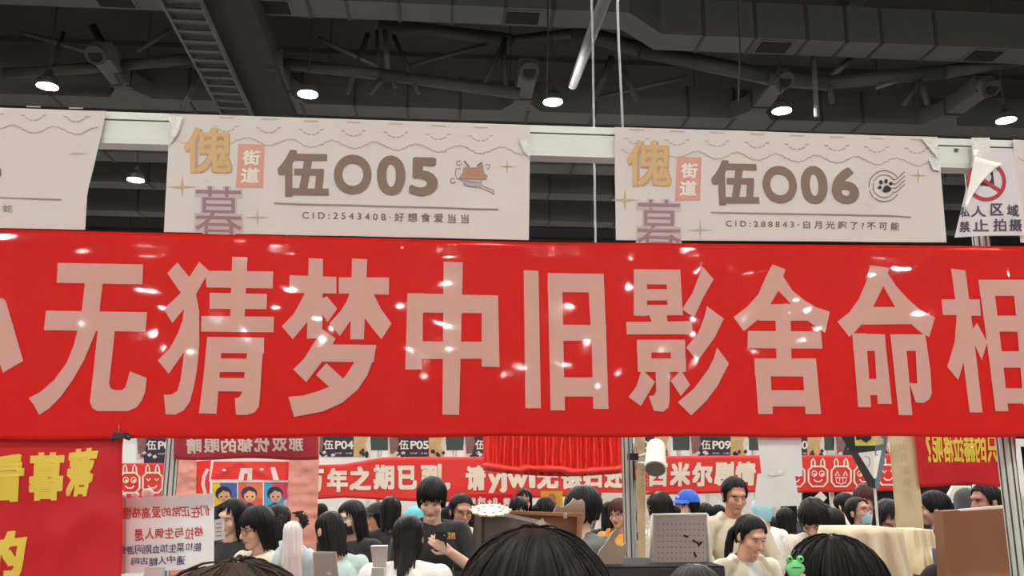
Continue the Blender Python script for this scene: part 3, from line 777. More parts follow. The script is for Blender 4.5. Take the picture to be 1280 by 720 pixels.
# ---------------------------------------------------------------- people
def remesh(mb, vox, name, smooth=3):
    """the union of MB's closed shapes as one continuous smooth surface (world coordinates)"""
    me = bpy.data.meshes.new('t'); me.from_pydata([tuple(v) for v in mb.v], [], mb.f)
    bm = bmesh.new(); bm.from_mesh(me); bmesh.ops.recalc_face_normals(bm, faces=bm.faces); bm.to_mesh(me); bm.free()
    o = bpy.data.objects.new('t', me); COL.objects.link(o)
    r = o.modifiers.new('r', 'REMESH'); r.mode = 'VOXEL'; r.voxel_size = vox
    if smooth:
        s = o.modifiers.new('s', 'SMOOTH'); s.factor = .5; s.iterations = smooth
    dg = bpy.context.evaluated_depsgraph_get()
    ev = o.evaluated_get(dg); m2 = bpy.data.meshes.new_from_object(ev)
    bpy.data.objects.remove(o); bpy.data.meshes.remove(me)
    m2.name = name
    m2.polygons.foreach_set('use_smooth', [True] * len(m2.polygons))
    return m2
def centers(me):
    a = np.empty(len(me.polygons) * 3, np.float32); me.polygons.foreach_get('center', a); return a.reshape(-1, 3).astype(np.float64)
def skin_mat(c, k): return mat('skin_%d' % k, c, .5, var=.06, scale=25)
M_skin = [skin_mat((214, 164, 138), 0), skin_mat((196, 142, 116), 1), skin_mat((226, 182, 160), 2), skin_mat((170, 112, 90), 3)]
M_lip = mat('lips', (180, 106, 94), .4, var=0)
M_eyew = mat('eye_white', (228, 222, 214), .3, var=0)
M_eyed = mat('eye_dark', (26, 18, 16), .2, var=0)
def hair_mat(name, c, rough=.42, bump=.45):
    return mat(name, c, rough, var=.3, scale=1.0, bump=bump, bscale=1.0, uv=True, stretch=(170, 5, 1), spec=.18)
H_black = hair_mat('hair_black', (17, 16, 16))
H_soft = hair_mat('hair_soft_black', (22, 20, 19))
H_brown = hair_mat('hair_brown', (62, 50, 44), .5)
H_redb = hair_mat('hair_red_brown', (72, 36, 32))
H_cyan = hair_mat('hair_cyan', (112, 204, 208), .5)
H_ice = hair_mat('hair_ice_blue', (168, 214, 222), .5)
H_white = hair_mat('hair_white', (226, 218, 212), .5)
H_pale = hair_mat('hair_pale_curly', (206, 198, 184), .7, 1.0)
def fab(name, c, **k):
    d = dict(rough=.85, var=.14, scale=14, bump=.35, bscale=28, sheen=.15); d.update(k); return mat(name, c, **d)
F_black = fab('cloth_black', (30, 30, 32)); F_cream = fab('cloth_cream', (226, 214, 190)); F_white = fab('cloth_white', (230, 226, 218))
F_mint = fab('cloth_mint', (186, 208, 200)); F_beige = fab('cloth_beige', (208, 194, 170)); F_jean = fab('cloth_jeans', (58, 66, 86))
F_grey = fab('jacket_grey', (104, 104, 102), rough=.5, bump=.6, bscale=16); F_dgrey = fab('cloth_dark_grey', (62, 62, 64)); F_floral = fab('cloth_floral', (222, 210, 198), var=.3, scale=40)
F_navy = fab('cloth_stripe', (150, 158, 172), var=.6, scale=30); F_brown = fab('cloth_brown', (150, 96, 66)); F_blue = fab('cap_blue', (44, 92, 190)); F_orange = fab('cloth_orange', (220, 150, 60))
F_mask = fab('mask_blue', (158, 188, 196), bump=.1); F_maskb = fab('mask_black', (28, 28, 30), bump=.1); F_maskw = fab('mask_white', (224, 222, 218), bump=.1)
F_lblue = fab('cloth_pale_blue', (196, 212, 216), var=.3)
M_shoe = mat('shoe_white', (208, 206, 200), .6)
M_glass = mat('spectacle_rim', (44, 36, 34), .3, var=0)

def hz_of(tab, az):
    a = abs(az) if not isinstance(tab, dict) else az
    t = tab
    if a <= t[0][0]: return t[0][1]
    for i in range(len(t) - 1):
        if t[i][0] <= a <= t[i + 1][0]:
            f = (a - t[i][0]) / (t[i + 1][0] - t[i][0]); f = f * f * (3 - 2 * f)
            return t[i][1] + f * (t[i + 1][1] - t[i][1])
    return t[-1][1]
def hair_shell(X, tab, vol=1.0, seed=0, N=96, M=30, taper=.3, jag=.008, strand=.0022, lift=0.0, thick=.010, back=0.0):
    """hair falling from the crown to a hem height given by azimuth (0 = face), as a closed shell"""
    rnd = random.Random(seed)
    ph = [rnd.uniform(0, 6.28) for _ in range(6)]; fq = [rnd.choice((17, 23, 31, 41, 53)) for _ in range(4)]
    cz = .03; cy = .012; rx, ry, rz = .086 * vol, .104 * vol, .096 * vol + lift
    O = []; I = []; uv = []
    T100 = R(98)
    for i in range(N):
        az = -180 + 360 * i / N; a = R(az)
        hz = hz_of(tab, az) + jag * (math.sin(az * .21 + ph[0]) * .5 + math.sin(az * .57 + ph[1]) * .5 + rnd.uniform(-.5, .5))
        z100 = cz + rz * math.cos(T100)
        L1 = rz * T100
        if hz > z100: Ltot = rz * math.acos(max(-1, min(1, (hz - cz) / rz)))
        else: Ltot = L1 + (z100 - hz)
        for j in range(M + 1):
            t = j / M; s = t * Ltot
            if s <= L1:
                th = s / rz; rad = math.sin(th); z = cz + rz * math.cos(th)
            else:
                d = s - L1; z = z100 - d
                rad = math.sin(T100) * (1 - taper * min(1, d / .12) ** 1.3)
            st = strand * (math.sin(a * fq[0] + ph[2] + t * 2) + math.sin(a * fq[1] + ph[3] - t * 1.5) * .8 + math.sin(a * fq[2] + ph[4]) * .6) * min(1, t * 2.2)
            st += .0065 * nz(math.sin(a) * 2.2 + seed, math.cos(a) * 2.2, z * 9)
            x = math.sin(a) * (rx * rad + st); y = -math.cos(a) * (ry * rad + st) + cy + back * t * (1 if abs(az) > 90 else 0)
            O.append(X((x, y, z)))
            k = 1 - thick / max(.03, ry * max(rad, .35)); I.append(X((math.sin(a) * (rx * rad) * k, (-math.cos(a) * ry * rad) * k + cy, cz + (z - cz) * (k if s <= L1 else 1))))
            uv.append((i / N, t))
    m = MB(); fs = []; n_ = N * (M + 1)
    for i in range(N):
        i2 = (i + 1) % N
        for j in range(M):
            a, b, c, d = i * (M + 1) + j, i2 * (M + 1) + j, i2 * (M + 1) + j + 1, i * (M + 1) + j + 1
            fs.append((a, d, c, b)); fs.append((n_ + a, n_ + b, n_ + c, n_ + d))
        a, b = i * (M + 1) + M, i2 * (M + 1) + M
        fs.append((a, n_ + a, n_ + b, b))
    return O + I, fs, uv + uv
HAIR = {
    'short': dict(tab=[(0, .052), (30, .045), (52, .01), (62, -.03), (78, -.02), (100, -.06), (130, -.085), (180, -.095)], taper=.32, vol=1.03),
    'crop': dict(tab=[(0, .086), (32, .078), (55, .04), (68, -.02), (85, -.01), (105, -.05), (180, -.085)], taper=.35, vol=1.0),
    'mop': dict(tab=[(0, .034), (35, .030), (60, .0), (80, -.045), (120, -.08), (180, -.10)], taper=.25, vol=1.10, jag=.014),
    'bob': dict(tab=[(0, .036), (40, .03), (58, .0), (72, -.11), (90, -.145), (180, -.16)], taper=.06, vol=1.06, jag=.016),
    'long': dict(tab=[(0, .08), (32, .062), (54, .01), (68, -.14), (84, -.24), (130, -.30), (180, -.31)], taper=-.06, vol=1.04, jag=.03),
    'longback': dict(tab=[(0, .07), (30, .04), (60, -.12), (90, -.20), (130, -.27), (165, -.33), (180, -.36)], taper=.12, vol=1.08, jag=.03),
    'tied': dict(tab=[(0, .084), (35, .072), (58, .03), (72, -.02), (95, -.05), (130, -.075), (180, -.08)], taper=.3, vol=1.0, jag=.003),
}
def hair_obj(X, style, m_, parent, seed, vol=None, N=96, M=30, tab=None, **kw):
    d = dict(HAIR[style]); d.update(kw)
    if vol: d['vol'] = vol
    if tab: d['tab'] = tab
    vs, fs, uv = hair_shell(X, seed=seed, N=N, M=M, **d)
    mb = MB(); mb.mesh(vs, fs, m_)
    if N > 200:                                   # loose strands standing off a head near the viewer
        rnd = random.Random(seed); M1 = M + 1
        for _ in range(170):
            i = rnd.randrange(N); j0 = rnd.randrange(2, M // 3); j1 = min(M - 1, j0 + rnd.randrange(M // 5, M // 2)); di = rnd.uniform(-.25, .25); h0 = rnd.uniform(.001, .0055)
            cc = X((0, .012, .0)); pts = []
            for k in range(7):
                f = k / 6; j = int(j0 + (j1 - j0) * f); p = vs[(int(i + di * (j - j0)) % N) * M1 + j]; pts.append(p + (p - cc).normalized() * (h0 * math.sin(math.pi * (f * .8 + .1)) + .0006))
            mb.tube(pts, [.0007, .0011, .0012, .0012, .0011, .0009, .0004], m_, 4)
        uv = uv + [(k % 97 / 97.0, .5) for k in range(len(mb.v) - len(uv))]
    return mb.build('hair', parent, smooth=True, uv=uv)

PCOUNT = [0]
def person(label, px, py, Y, face=0.0, pitch=8.0, turn=0.0, roll=0.0, hair='short', hmat=None, hvol=None, htab=None, hkw=None, top=None, skin=0,
           arms=None, sleeve=.9, legs=None, glasses=False, mask=None, open_coat=None, hood=None, cap=None, bun=None, tail=None, vox=.0085, group=None, lean=0.0, detail=1, smile=False, bare=False, nohair=False, widen=1.0):
    PCOUNT[0] += 1; seed = PCOUNT[0]
    hmat = hmat or H_black; top = top or F_black; legs = legs or (F_jean if seed % 2 else F_black)
    if Y > 2.6: Y = Y * 1.27 if Y < 6.5 else min(10.4, Y * 1.15)
    P = at_y(px, py, Y)
    # head frame
    hr = Matrix.Rotation(R(turn), 3, 'Z') @ Matrix.Rotation(R(roll), 3, 'Y') @ Matrix.Rotation(R(pitch), 3, 'X')
    ln = Matrix.Rotation(R(lean), 3, 'X')
    piv = ln @ (Vector((0, .02, 1.44)) - Vector((0, 0, .95))) + Vector((0, 0, .95))
    hc = piv + hr @ Vector((0, -.018, .145))
    top_l = hc + hr @ Vector((0, .012, .03)) ; top_l.z += .102
    s = P.z / top_l.z
    B = Matrix.Rotation(R(face), 3, 'Z')
    base = Vector((P.x, P.y, 0)) - (B @ Vector((hc.x, hc.y, 0))) * s
    e = empty('person', base, label, 'person', group)
    def W(p):
        p = Vector(p)
        if lean and p.z > .95: p = ln @ (p - Vector((0, 0, .95))) + Vector((0, 0, .95))
        return base + B @ (p * s)
    def H(p): return base + B @ ((hc + hr @ Vector(p)) * s)
    hrot = B @ hr
    sk = M_skin[skin]
    # ---- body
    m = MB()
    def mball(pts_c, r, fr=None): m.ball(W(pts_c), Vector(r) * s, sk, 18, 12, B)
    def hball(c, r): m.ball(H(c), Vector(r) * s, sk, 22, 16, hrot)
    hball((0, .012, .03), (.074, .092, .085)); hball((0, -.028, -.032), (.058, .060, .078)); hball((0, -.062, -.092), (.027, .024, .021))
    hball((.034, -.052, -.028), (.028, .032, .030)); hball((-.034, -.052, -.028), (.028, .032, .030))
    hball((0, -.066, .028), (.052, .028, .022))
    m.caps(H((0, -.086, .006)), H((0, -.104, -.030)), .008 * s, .0125 * s, sk, 10); hball((.010, -.094, -.033), (.008, .009, .007)); hball((-.010, -.094, -.033), (.008, .009, .007))
    hball((0, -.086, -.055), (.022, .009, .0055)); hball((0, -.083, -.066), (.018, .009, .0065))
    for k in (-1, 1): hball((.077 * k, .008, -.008), (.010, .020, .031))
    m.caps(H((0, .012, -.06)), W((0, .022, 1.40)), .050 * s, .058 * s, sk)
    mball((0, .01, 1.27), (.148, .100, .148)); mball((0, .005, 1.08), (.128, .092, .15)); mball((0, .01, .94), (.155, .108, .12))
    sw = .158 * widen
    m.caps(W((-sw, .01, 1.375)), W((sw, .01, 1.375)), .05 * s, .05 * s, sk)
    if arms is None: arms = (((-.215, .03, 1.12), (-.215, -.05, .88)), ((.215, .03, 1.12), (.215, -.05, .88)))
    sh = ((-sw - .012, .01, 1.375), (sw + .012, .01, 1.375))
    for (el, wr), a in zip(arms, sh):
        m.caps(W(a), W(el), .049 * s, .040 * s, sk); m.caps(W(el), W(wr), .040 * s, .027 * s, sk)
        # hand
        el_, wr_ = Vector(el), Vector(wr); d = (wr_ - el_).normalized()
        sd = d.cross(Vector((0, 1, 0)) if abs(d.y) < .8 else Vector((0, 0, 1))).normalized(); nrm = sd.cross(d).normalized()
        pc = wr_ + d * .05
        for q in (-.026, -.009, .009, .026): m.caps(W(wr_ + sd * q * .6), W(wr_ + d * .085 + sd * q), .013 * s, .0095 * s, sk, 8)
        for q, l in ((-.029, .055), (-.010, .068), (.010, .072), (.029, .062)):
            k0 = wr_ + d * .085 + sd * q; k1 = k0 + d * l * .5 + nrm * l * .18; k2 = k1 + d * l * .35 + nrm * l * .42
            m.caps(W(k0), W(k1), .0085 * s, .008 * s, sk, 8); m.caps(W(k1), W(k2), .008 * s, .007 * s, sk, 8)
        t0 = wr_ + d * .025 + sd * .026; t1 = t0 + d * .03 + sd * .026 + nrm * .012; t2 = t1 + d * .03 + nrm * .016
        m.caps(W(t0), W(t1), .0105 * s, .010 * s, sk, 8); m.caps(W(t1), W(t2), .0095 * s, .008 * s, sk, 8)
    for k in (-1, 1):
        m.caps(W((.085 * k, .01, .90)), W((.095 * k, 0, .50)), .078 * s, .052 * s, sk); m.caps(W((.095 * k, 0, .50)), W((.10 * k, .03, .09)), .050 * s, .035 * s, sk)
        m.caps(W((.10 * k, .03, .05)), W((.11 * k, -.12, .035)), .036 * s, .03 * s, sk)
    me = remesh(m, vox * s, 'body', 2)
    me.materials.append(sk); me.materials.append(M_lip)
    inv = hrot.inverted(); o0 = H((0, 0, 0))
    C = centers(me); Q = (C - np.array(o0)) @ np.array(inv).T / s
    me.polygons.foreach_set('material_index', ((np.abs(Q[:, 0]) / .022 + np.abs(Q[:, 2] + .061) / .014 < 1.25) & (np.abs(Q[:, 0]) < .021) & (np.abs(Q[:, 2] + .0625) < .0105) & (Q[:, 1] < -.078)).astype(np.int32))
    me.transform(Matrix.Translation(-base))
    bo = bpy.data.objects.new('body', me); COL.objects.link(bo); bo.parent = e; BASE[bo.name] = base
    # ---- face
    if detail:
        for k in (-1, 1):
            mm = MB()
            mm.ball(H((.031 * k, -.081, .000)), Vector((.0135, .0065, .0050 if pitch < 22 else .003)) * s, M_eyew, 12, 8, hrot)
            mm.ball(H((.031 * k, -.0845, -.0002)), Vector((.0058, .005, .0048 if pitch < 22 else .0028)) * s, M_eyed, 10, 8, hrot)
            mm.tube([H((.031 * k + a, -.0865 + abs(a) * .32, .0048 - a * a * 16)) for a in (-.0145, -.008, 0, .008, .0145)], .0015 * s, M_eyed, 6)
            mm.build('eye', e)
            mm = MB(); mm.tube([H((.031 * k + a * k, -.0905 + abs(a) * .42 + (.004 if a > 0 else 0), .021 - a * a * 14)) for a in (-.018, -.008, .004, .014, .02)], [.0016 * s, .003 * s, .003 * s, .0024 * s, .001 * s], hmat if hmat not in (H_cyan, H_white, H_pale) else H_soft, 6)
            mm.build('eyebrow', e)
    if smile:
        mm = MB(); mm.ball(H((0, -.0915, -.0612)), Vector((.0145, .0045, .0036)) * s, M_eyew, 14, 8, hrot); mm.build('teeth', e, smooth=True)
        mm = MB(); mm.tube([H((a, -.0935 + abs(a) * .35, -.066 + a * a * 14)) for a in (-.021, -.014, -.006, 0, .006, .014, .021)], [.001 * s, .0026 * s, .0032 * s, .0034 * s, .0032 * s, .0026 * s, .001 * s], M_lip, 8); mm.build('lower_lip', e, smooth=True)
    if glasses:
        mm = MB()
        for k in (-1, 1):
            mm.tube([H((.033 * k + .024 * math.cos(t * .45), -.099 + .008 * (abs(.033 * k + .024 * math.cos(t * .45)) / .05) ** 2, -.003 + .019 * math.sin(t * .45))) for t in range(15)], .0017 * s, M_glass, 6)
            mm.tube([H((.056 * k, -.093, .002)), H((.078 * k, -.03, .004)), H((.079 * k, .012, .004))], .0015 * s, M_glass, 6)
        mm.tube([H((-.009, -.1, 0)), H((0, -.103, .002)), H((.009, -.1, 0))], .0016 * s, M_glass, 6)
        mm.build('glasses', e)
    if mask:
        mm = MB(); vs = []; fs = []
        for j in range(9):
            for i in range(13):
                u = -1 + 2 * i / 12; v = j / 8
                z = -.018 - .086 * v; x = u * (.062 - .012 * v); y = -.106 + .052 * u * u + .014 * v - (.006 * math.sin(math.pi * v)) + .0015 * math.sin(v * 25)
                vs.append(H((x, y, z)))
        N_ = len(vs); vs += [v + hrot @ Vector((0, .004 * s, 0)) for v in vs]
        for j in range(8):
            for i in range(12):
                a = j * 13 + i; fs += [(a, a + 1, a + 14, a + 13), (N_ + a + 13, N_ + a + 14, N_ + a + 1, N_ + a)]
        mm.mesh(vs, fs, mask)
        for k in (-1, 1): mm.tube([H((.061 * k, -.056, -.02)), H((.074 * k, -.01, -.005)), H((.082 * k, .012, .012))], .0013 * s, mask, 5); mm.tube([H((.05 * k, -.05, -.1)), H((.07 * k, -.01, -.05)), H((.082 * k, .016, -.03))], .0013 * s, mask, 5)
        mm.build('face_mask', e, smooth=True)
    # ---- hair
    if not nohair:
        kw = dict(hkw or {})
        ho = hair_obj(H, hair, hmat, e, seed, hvol, tab=htab, **kw)
        if bun: 
            mm = MB(); mm.ball(H(bun), Vector((.042, .040, .042)) * s, hmat, 20, 14, hrot); bb = mm.build('bun', ho, smooth=True)
        if tail:
            mm = MB(); pts = [H(q) for q in tail]; k_ = len(pts)
            mm.tube(pts, [(.016 + .012 * math.sin(math.pi * min(1, i / (k_ - 1) * .8 + .1))) * s * (.35 if i == k_ - 1 else 1) for i in range(k_)], hmat, 12); mm.build('ponytail', ho, smooth=True)
    # ---- top
    m = MB(); g = .013
    m.ball(W((0, .01, 1.265)), Vector((.150 + g + .006, .105 + g + .004, .178)) * s, top, 20, 14, B); m.ball(W((0, .01, 1.08)), Vector((.150, .112, .17)) * s, top, 20, 14, B); m.ball(W((0, .01, .93)), Vector((.17, .122, .13)) * s, top, 20, 14, B)
    m.caps(W((-sw, .012, 1.372)), W((sw, .012, 1.372)), (.05 + g) * s, (.05 + g) * s, top)
    for k in (-1, 1): m.caps(W((sw * k, .012, 1.385)), W((.055 * k, .026, 1.425)), .048 * s, .030 * s, top)
    for (el, wr), a in zip(arms, sh):
        el, wr, a = Vector(el), Vector(wr), Vector(a)
        cut_ = sleeve * 2
        if cut_ <= 1: m.caps(W(a), W(a.lerp(el, cut_)), (.049 + g + .004) * s, (.046 + g + .006) * s, top)
        else:
            m.caps(W(a), W(el), (.049 + g) * s, (.042 + g) * s, top); w2 = el.lerp(wr, min(.97, cut_ - 1)); m.caps(W(el), W(w2), (.042 + g) * s, (.031 + g) * s, top)
    if hood is True or open_coat:
        for k in range(7):
            t0 = math.pi * (k / 7); t1 = math.pi * ((k + 1) / 7)
            f_ = lambda t: W((.095 * math.cos(t), -.02 + .10 * math.sin(t), 1.43 + .012 * math.sin(t)))
            m.caps(f_(t0), f_(t1), .026 * s, .026 * s, top)
    me = remesh(m, max(vox, .009) * s, 'top', 3)
    bm = bmesh.new(); bm.from_mesh(me)
    nb = W((0, .012, 1.44)); dn = []
    for f in bm.faces:
        q = B.inverted() @ (f.calc_center_median() - base) / s
        if (Vector((q.x / .062, (q.y - .008) / .064)).length < 1 and q.z > 1.395): dn.append(f)
    bmesh.ops.delete(bm, geom=dn, context='FACES'); bm.to_mesh(me); bm.free()
    # folds of cloth
    nv_ = len(me.vertices); co = np.empty(nv_ * 3, np.float32); no = np.empty(nv_ * 3, np.float32)
    me.vertices.foreach_get('co', co); me.vertex_normals.foreach_get('vector', no)
    co = co.reshape(-1, 3); no = no.reshape(-1, 3); q = (co - np.array(base)) / s
    w_ = np.array([.008 * nz(x * 7 + seed, y * 7, z * 5) + .005 * nz(x * 18, y * 18 + seed, z * 11) for x, y, z in q.tolist()]) * s
    me.vertices.foreach_set('co', (co + no * w_[:, None]).astype(np.float32).ravel())
    me.materials.append(top)
    if open_coat:
        me.materials.append(open_coat)
        Bi = B.inverted()
        Q = (centers(me) - np.array(base)) @ np.array(Bi).T / s
        me.polygons.foreach_set('material_index', ((Q[:, 1] < -.03) & (np.abs(Q[:, 0]) < .05 + .05 * np.maximum(0, 1.32 - Q[:, 2])) & (Q[:, 2] < 1.44)).astype(np.int32))
    me.transform(Matrix.Translation(-base))
    to = bpy.data.objects.new('coat' if open_coat else 'top', me); COL.objects.link(to); to.parent = e; BASE[to.name] = base
    if hood == 'up':
        vs, fs, uv = hair_shell(H, [(0, .085), (35, .07), (60, -.02), (75, -.12), (180, -.17)], vol=1.17, seed=seed, taper=-.1, strand=.001, jag=.002, thick=.012)
        mm = MB(); mm.mesh(vs, fs, top); mm.build('hood', to, smooth=True)
    # ---- trousers and shoes (seen only from other places)
    m = MB()
    m.ball(W((0, .01, .93)), Vector((.166, .119, .125)) * s, legs, 18, 12, B)
    for k in (-1, 1):
        m.caps(W((.085 * k, .01, .90)), W((.097 * k, 0, .50)), .092 * s, .068 * s, legs); m.caps(W((.097 * k, 0, .50)), W((.10 * k, .025, .12)), .066 * s, .056 * s, legs)
    me = remesh(m, .018, 'trousers', 2); me.materials.append(legs); me.transform(Matrix.Translation(-base))
    tr = bpy.data.objects.new('trousers', me); COL.objects.link(tr); tr.parent = e; BASE[tr.name] = base
    for k in (-1, 1):
        mm = MB(); mm.caps(W((.10 * k, .035, .052)), W((.112 * k, -.13, .044)), .048 * s, .042 * s, M_shoe, 12); mm.abox
        mm.build('shoe', e, smooth=True)
    if cap:
        mm = MB(); vs, fs, uv = hair_shell(H, [(0, .062), (90, .035), (180, .01)], vol=1.12, seed=seed, strand=0, jag=0, thick=.006, lift=.006); mm.mesh(vs, fs, cap)
        co = mm.build('cap', e, smooth=True)
        mm = MB(); vs = []; fs = []
        for j in range(5):
            for i in range(11):
                a = R(-62 + 124 * i / 10); q = 1 + .75 * (j / 4) * math.cos(a * .9)
                vs.append(H((math.sin(a) * .092 * (1 + .12 * j / 4), -math.cos(a) * .112 * q + .012, .064 - .020 * (j / 4) - .012 * math.sin(a) ** 2)))
        N_ = len(vs); vs += [v - hrot @ Vector((0, 0, .004 * s)) for v in vs]
        for j in range(4):
            for i in range(10):
                a = j * 11 + i; fs += [(a, a + 1, a + 12, a + 11), (N_ + a + 11, N_ + a + 12, N_ + a + 1, N_ + a)]
        mm.mesh(vs, fs, cap); mm.build('brim', co, smooth=True)
        mm = MB(); mm.ball(H((.012, -.112, .09)), Vector((.014, .004, .012)) * s, M_maskless, 10, 6, hrot); mm.build('badge', co)
    return dict(e=e, W=W, H=H, B=B, s=s, hrot=hrot, base=base)
M_maskless = mat('badge_white', (236, 236, 240), .6, var=0)

# ---------------------------------------------------------------- rear booth frame with its posts and hangings
MD = Surf(3.3)
mn = MD.n
fr2 = empty('booth_shell', Vector((MD.at(790, 600).x, MD.at(790, 600).y, 0)), 'pale aluminium booth frame standing behind the booths with posts left and centre', 'booth frame')
c = (MD.at(-200, 500) + MD.at(1500, 500)) / 2
m = MB(); m.box(Vector((c.x, c.y, 2.46)), U * 3.4, V * .02, Z * .04, M_alu); m.build('beam', fr2)
for px in (211, 786, 1136):
    q = MD.at(px, 620); m = MB(); post(m, Vector((q.x, q.y, 0)), 0, 2.5, .024, mn); m.build('post', fr2)
q = MD.at(791.5, 600); m = MB(); m.tube([Vector((q.x, q.y, 1.0)) + mn * .04, Vector((q.x, q.y, 2.45)) + mn * .04], .0105, M_chrome, 14)
pole = tag(m.build('chrome_pole', smooth=True), 'shiny chrome pole strapped to the central aluminium post', 'pole')
for zz_ in (1.2, 2.3):
    pass
# long beige paper scrolls
M_scroll = mat('scroll_paper', (204, 184, 146), .75, var=.14, scale=14, bump=.3, bscale=25)
M_faint = mat('scroll_ink', (192, 172, 134), .8, var=0)
def scroll(label, TL, TR, BR, BL, off, chars, cx, seed):
    sf = Surf(3.3, disp=lambda x, y: .006 * nz(x / 14, y / 22, seed)); sf.p = MD.p + mn * off
    a, b, c_, d = [Vector(q) for q in (TL, TR, BR, BL)]
    m = MB(); m.sheet(lambda u, v: sf.at(*(a.lerp(b, u).lerp(d.lerp(c_, u), v))), 6, 40, M_scroll, .001, mn)
    y = 552
    for i, ch in enumerate(chars):
        w = 9; x = cx + (y - 547) * .09; m.add2d(text2d(ch, [(x - w / 2, y), (x + w / 2, y), (x + w / 2, y + 10), (x - w / 2, y + 10)], -.01), sf, M_faint, .002); y += 15.5
    tag(m.build('paper_scroll', smooth=True), label, 'paper scroll')
scroll('long beige paper scroll with faint writing wrapped over a post right of the pennant', (1108, 500), (1140, 500), (1155, 664), (1121, 664), .034, '山风与月同', 1128, 2)
scroll('narrow mottled beige paper scroll hanging beside the chrome pole', (794, 500), (806, 500), (807, 704), (797, 704), .052, '一二三四五六七八', 801, 5)
# clamp lamp
m = MB(); L0, L1 = at_y(820, 556, 3.2), at_y(819, 586, 3.12)
e = empty('clamp_lamp', at_y(806, 570, 3.22), 'white cylindrical clamp lamp on a short arm fixed to the chrome pole', 'lamp')
M_lw = mat('lamp_white', (226, 222, 214), .4, var=.02)
ax = (L1 - L0).normalized()
m.tube([L0 - ax * .004, L0, L0 + ax * .02, L1 - ax * .01, L1], [.022, .030, .034, .038, .038], M_lw, 20); m.build('shade', e, smooth=False)
m = MB(); m.tube([L1 - ax * .001, L1 + ax * .004], .034, mat('lamp_inner', (120, 116, 112), .5, var=0), 20); m.build('diffuser', e)
m = MB(); A = at_y(791, 571, 3.22); m.tube([A, at_y(800, 570, 3.21), at_y(812, 566, 3.2)], .0055, M_lw, 8); m.tube([A + Vector((0, 0, -.006)), at_y(798, 578, 3.21), at_y(812, 580, 3.18)], .0045, M_lw, 8); m.build('arm', e)
m = MB(); m.box(A, U * .016, V * .022, Z * .012, MATS['clip_black']); m.build('clamp', e)

# dark red banner seen from behind
M_dred = mat('banner_dark_red', (168, 40, 52), .6, var=.08, scale=8)
M_pale = mat('letter_pale', (226, 205, 196), .6, var=.03)
dsp = lambda x, y: .006 * nz(x / 50, y / 40, 4)
DR = Surf(3.3, disp=dsp); DR.p = MD.p + mn * .05
m = MB(); m.sheet(lambda u, v: DR.at(217 + 181 * u, 530 + (44 + 1.2 * math.sin(u * 9)) * v), 40, 8, M_dred, .001, mn)
for ch, x0, x1, ya, yb in (('睛', 233, 252, 548, 567), ('眼', 255, 274, 548, 566), ('的', 276, 295, 548, 566), ('郁', 297, 316, 548, 565), ('忧', 318, 337, 547, 565), ('双', 340, 359, 548, 564), ('那', 361, 379, 548, 564)):
    m.add2d(text2d(ch, rect(x0, ya, x1, yb), .03, mirror=True, step=8), DR, M_pale, .002)
tag(m.build('reversed_banner', smooth=True), 'dark red banner with pale reversed characters hanging at left centre', 'banner')
# red banner with yellow reversed characters
YR = Surf(3.3, disp=lambda x, y: .008 * nz(x / 40, y / 50, 14) + .004 * math.exp(-((x - 1185 - (y - 547) * .08) / 3) ** 2) + .003 * math.exp(-((x - 1230 - (y - 547) * .08) / 3) ** 2)); YR.p = MD.p + mn * .05
m = MB(); m.sheet(lambda u, v: YR.at(1141 + 9 * v + (1270 - 1141 - 9 * v) * u, 528 + (79 + 2.0 * math.sin(u * 8 + 1)) * v), 44, 16, M_redc, .001, mn)
for ch, x0, x1 in (('?', 1156, 1162), ('呢', 1164, 1177), ('格', 1178, 1190), ('拉', 1190, 1203), ('赫', 1203, 1217), ('的', 1217, 1230), ('只', 1232, 1246), ('大', 1246, 1260)):
    m.add2d(text2d(ch, [(x0, 543), (x1, 543), (x1 + 2, 578), (x0 + 2, 578)], .03, mirror=True, step=8), YR, M_yel, .002)
tag(m.build('reversed_banner', smooth=True), 'red banner with yellow reversed characters hanging at the right beside the post', 'banner')

# pink crumpled paper hangings
M_pinkp = mat('pink_paper', (212, 142, 124), .55, var=.12, scale=6, bump=.5, bscale=14)
def crumple(label, pts, Y, seed):
    sf = Surf(Y, disp=lambda x, y: .016 * nz(x / 22, y / 7.5, seed) + .006 * nz(x / 9, y / 5, seed + 3))
    a, b, c_, d = [Vector(q) for q in pts]
    m = MB(); m.sheet(lambda u, v: sf.at(*(a.lerp(b, u).lerp(d.lerp(c_, u), v))), 14, 60, M_pinkp, .001, sf.n)
    tag(m.build('pink_hanging', smooth=True), label, 'paper hanging', 'pink crumpled paper hangings')
crumple('tall crumpled pink paper hanging beside the white-haired doll', [(363, 540), (400, 540), (393, 760), (352, 760)], 7.4, 3)
crumple('short crumpled pink paper hanging beside the left post', [(217, 560), (246, 560), (243, 720), (207, 720)], 7.35, 8)
# small red canopy sign with white border and three portrait posters under it
M_bred = mat('booth_red', (222, 46, 38), .6, var=.04)
M_bwhite = mat('booth_white', (232, 212, 204), .6, var=.03)
CS = Surf(7.5)
m = MB()
def sheet_px(m, sf, pts, mt, off, th=.003, back=None):
    m.slab([sf.at(x, y, off) for x, y in pts], -sf.n * th, mt, back)
sheet_px(m, CS, [(264, 574), (364, 574), (364, 603), (261, 602)], M_bwhite, 0, .01)
cw = Surf(7.5, disp=lambda x, y: .008 * math.exp(-((y - 577) - abs(x - 300) * .55) ** 2 / 30) + .003)
m.add2d(flat([[(267, 577), (361, 577), (361, 600), (264, 599)]], 4), cw, M_bred, 0)
for pts in ([(301, 585), (316, 585), (315, 600), (298, 600)],): m.add2d(flat([pts], 4), cw, M_bwhite, .003)
m.add2d(flat([[(306, 592), (310, 592), (309, 600), (304.5, 600)]], 4), cw, M_bred, .006)
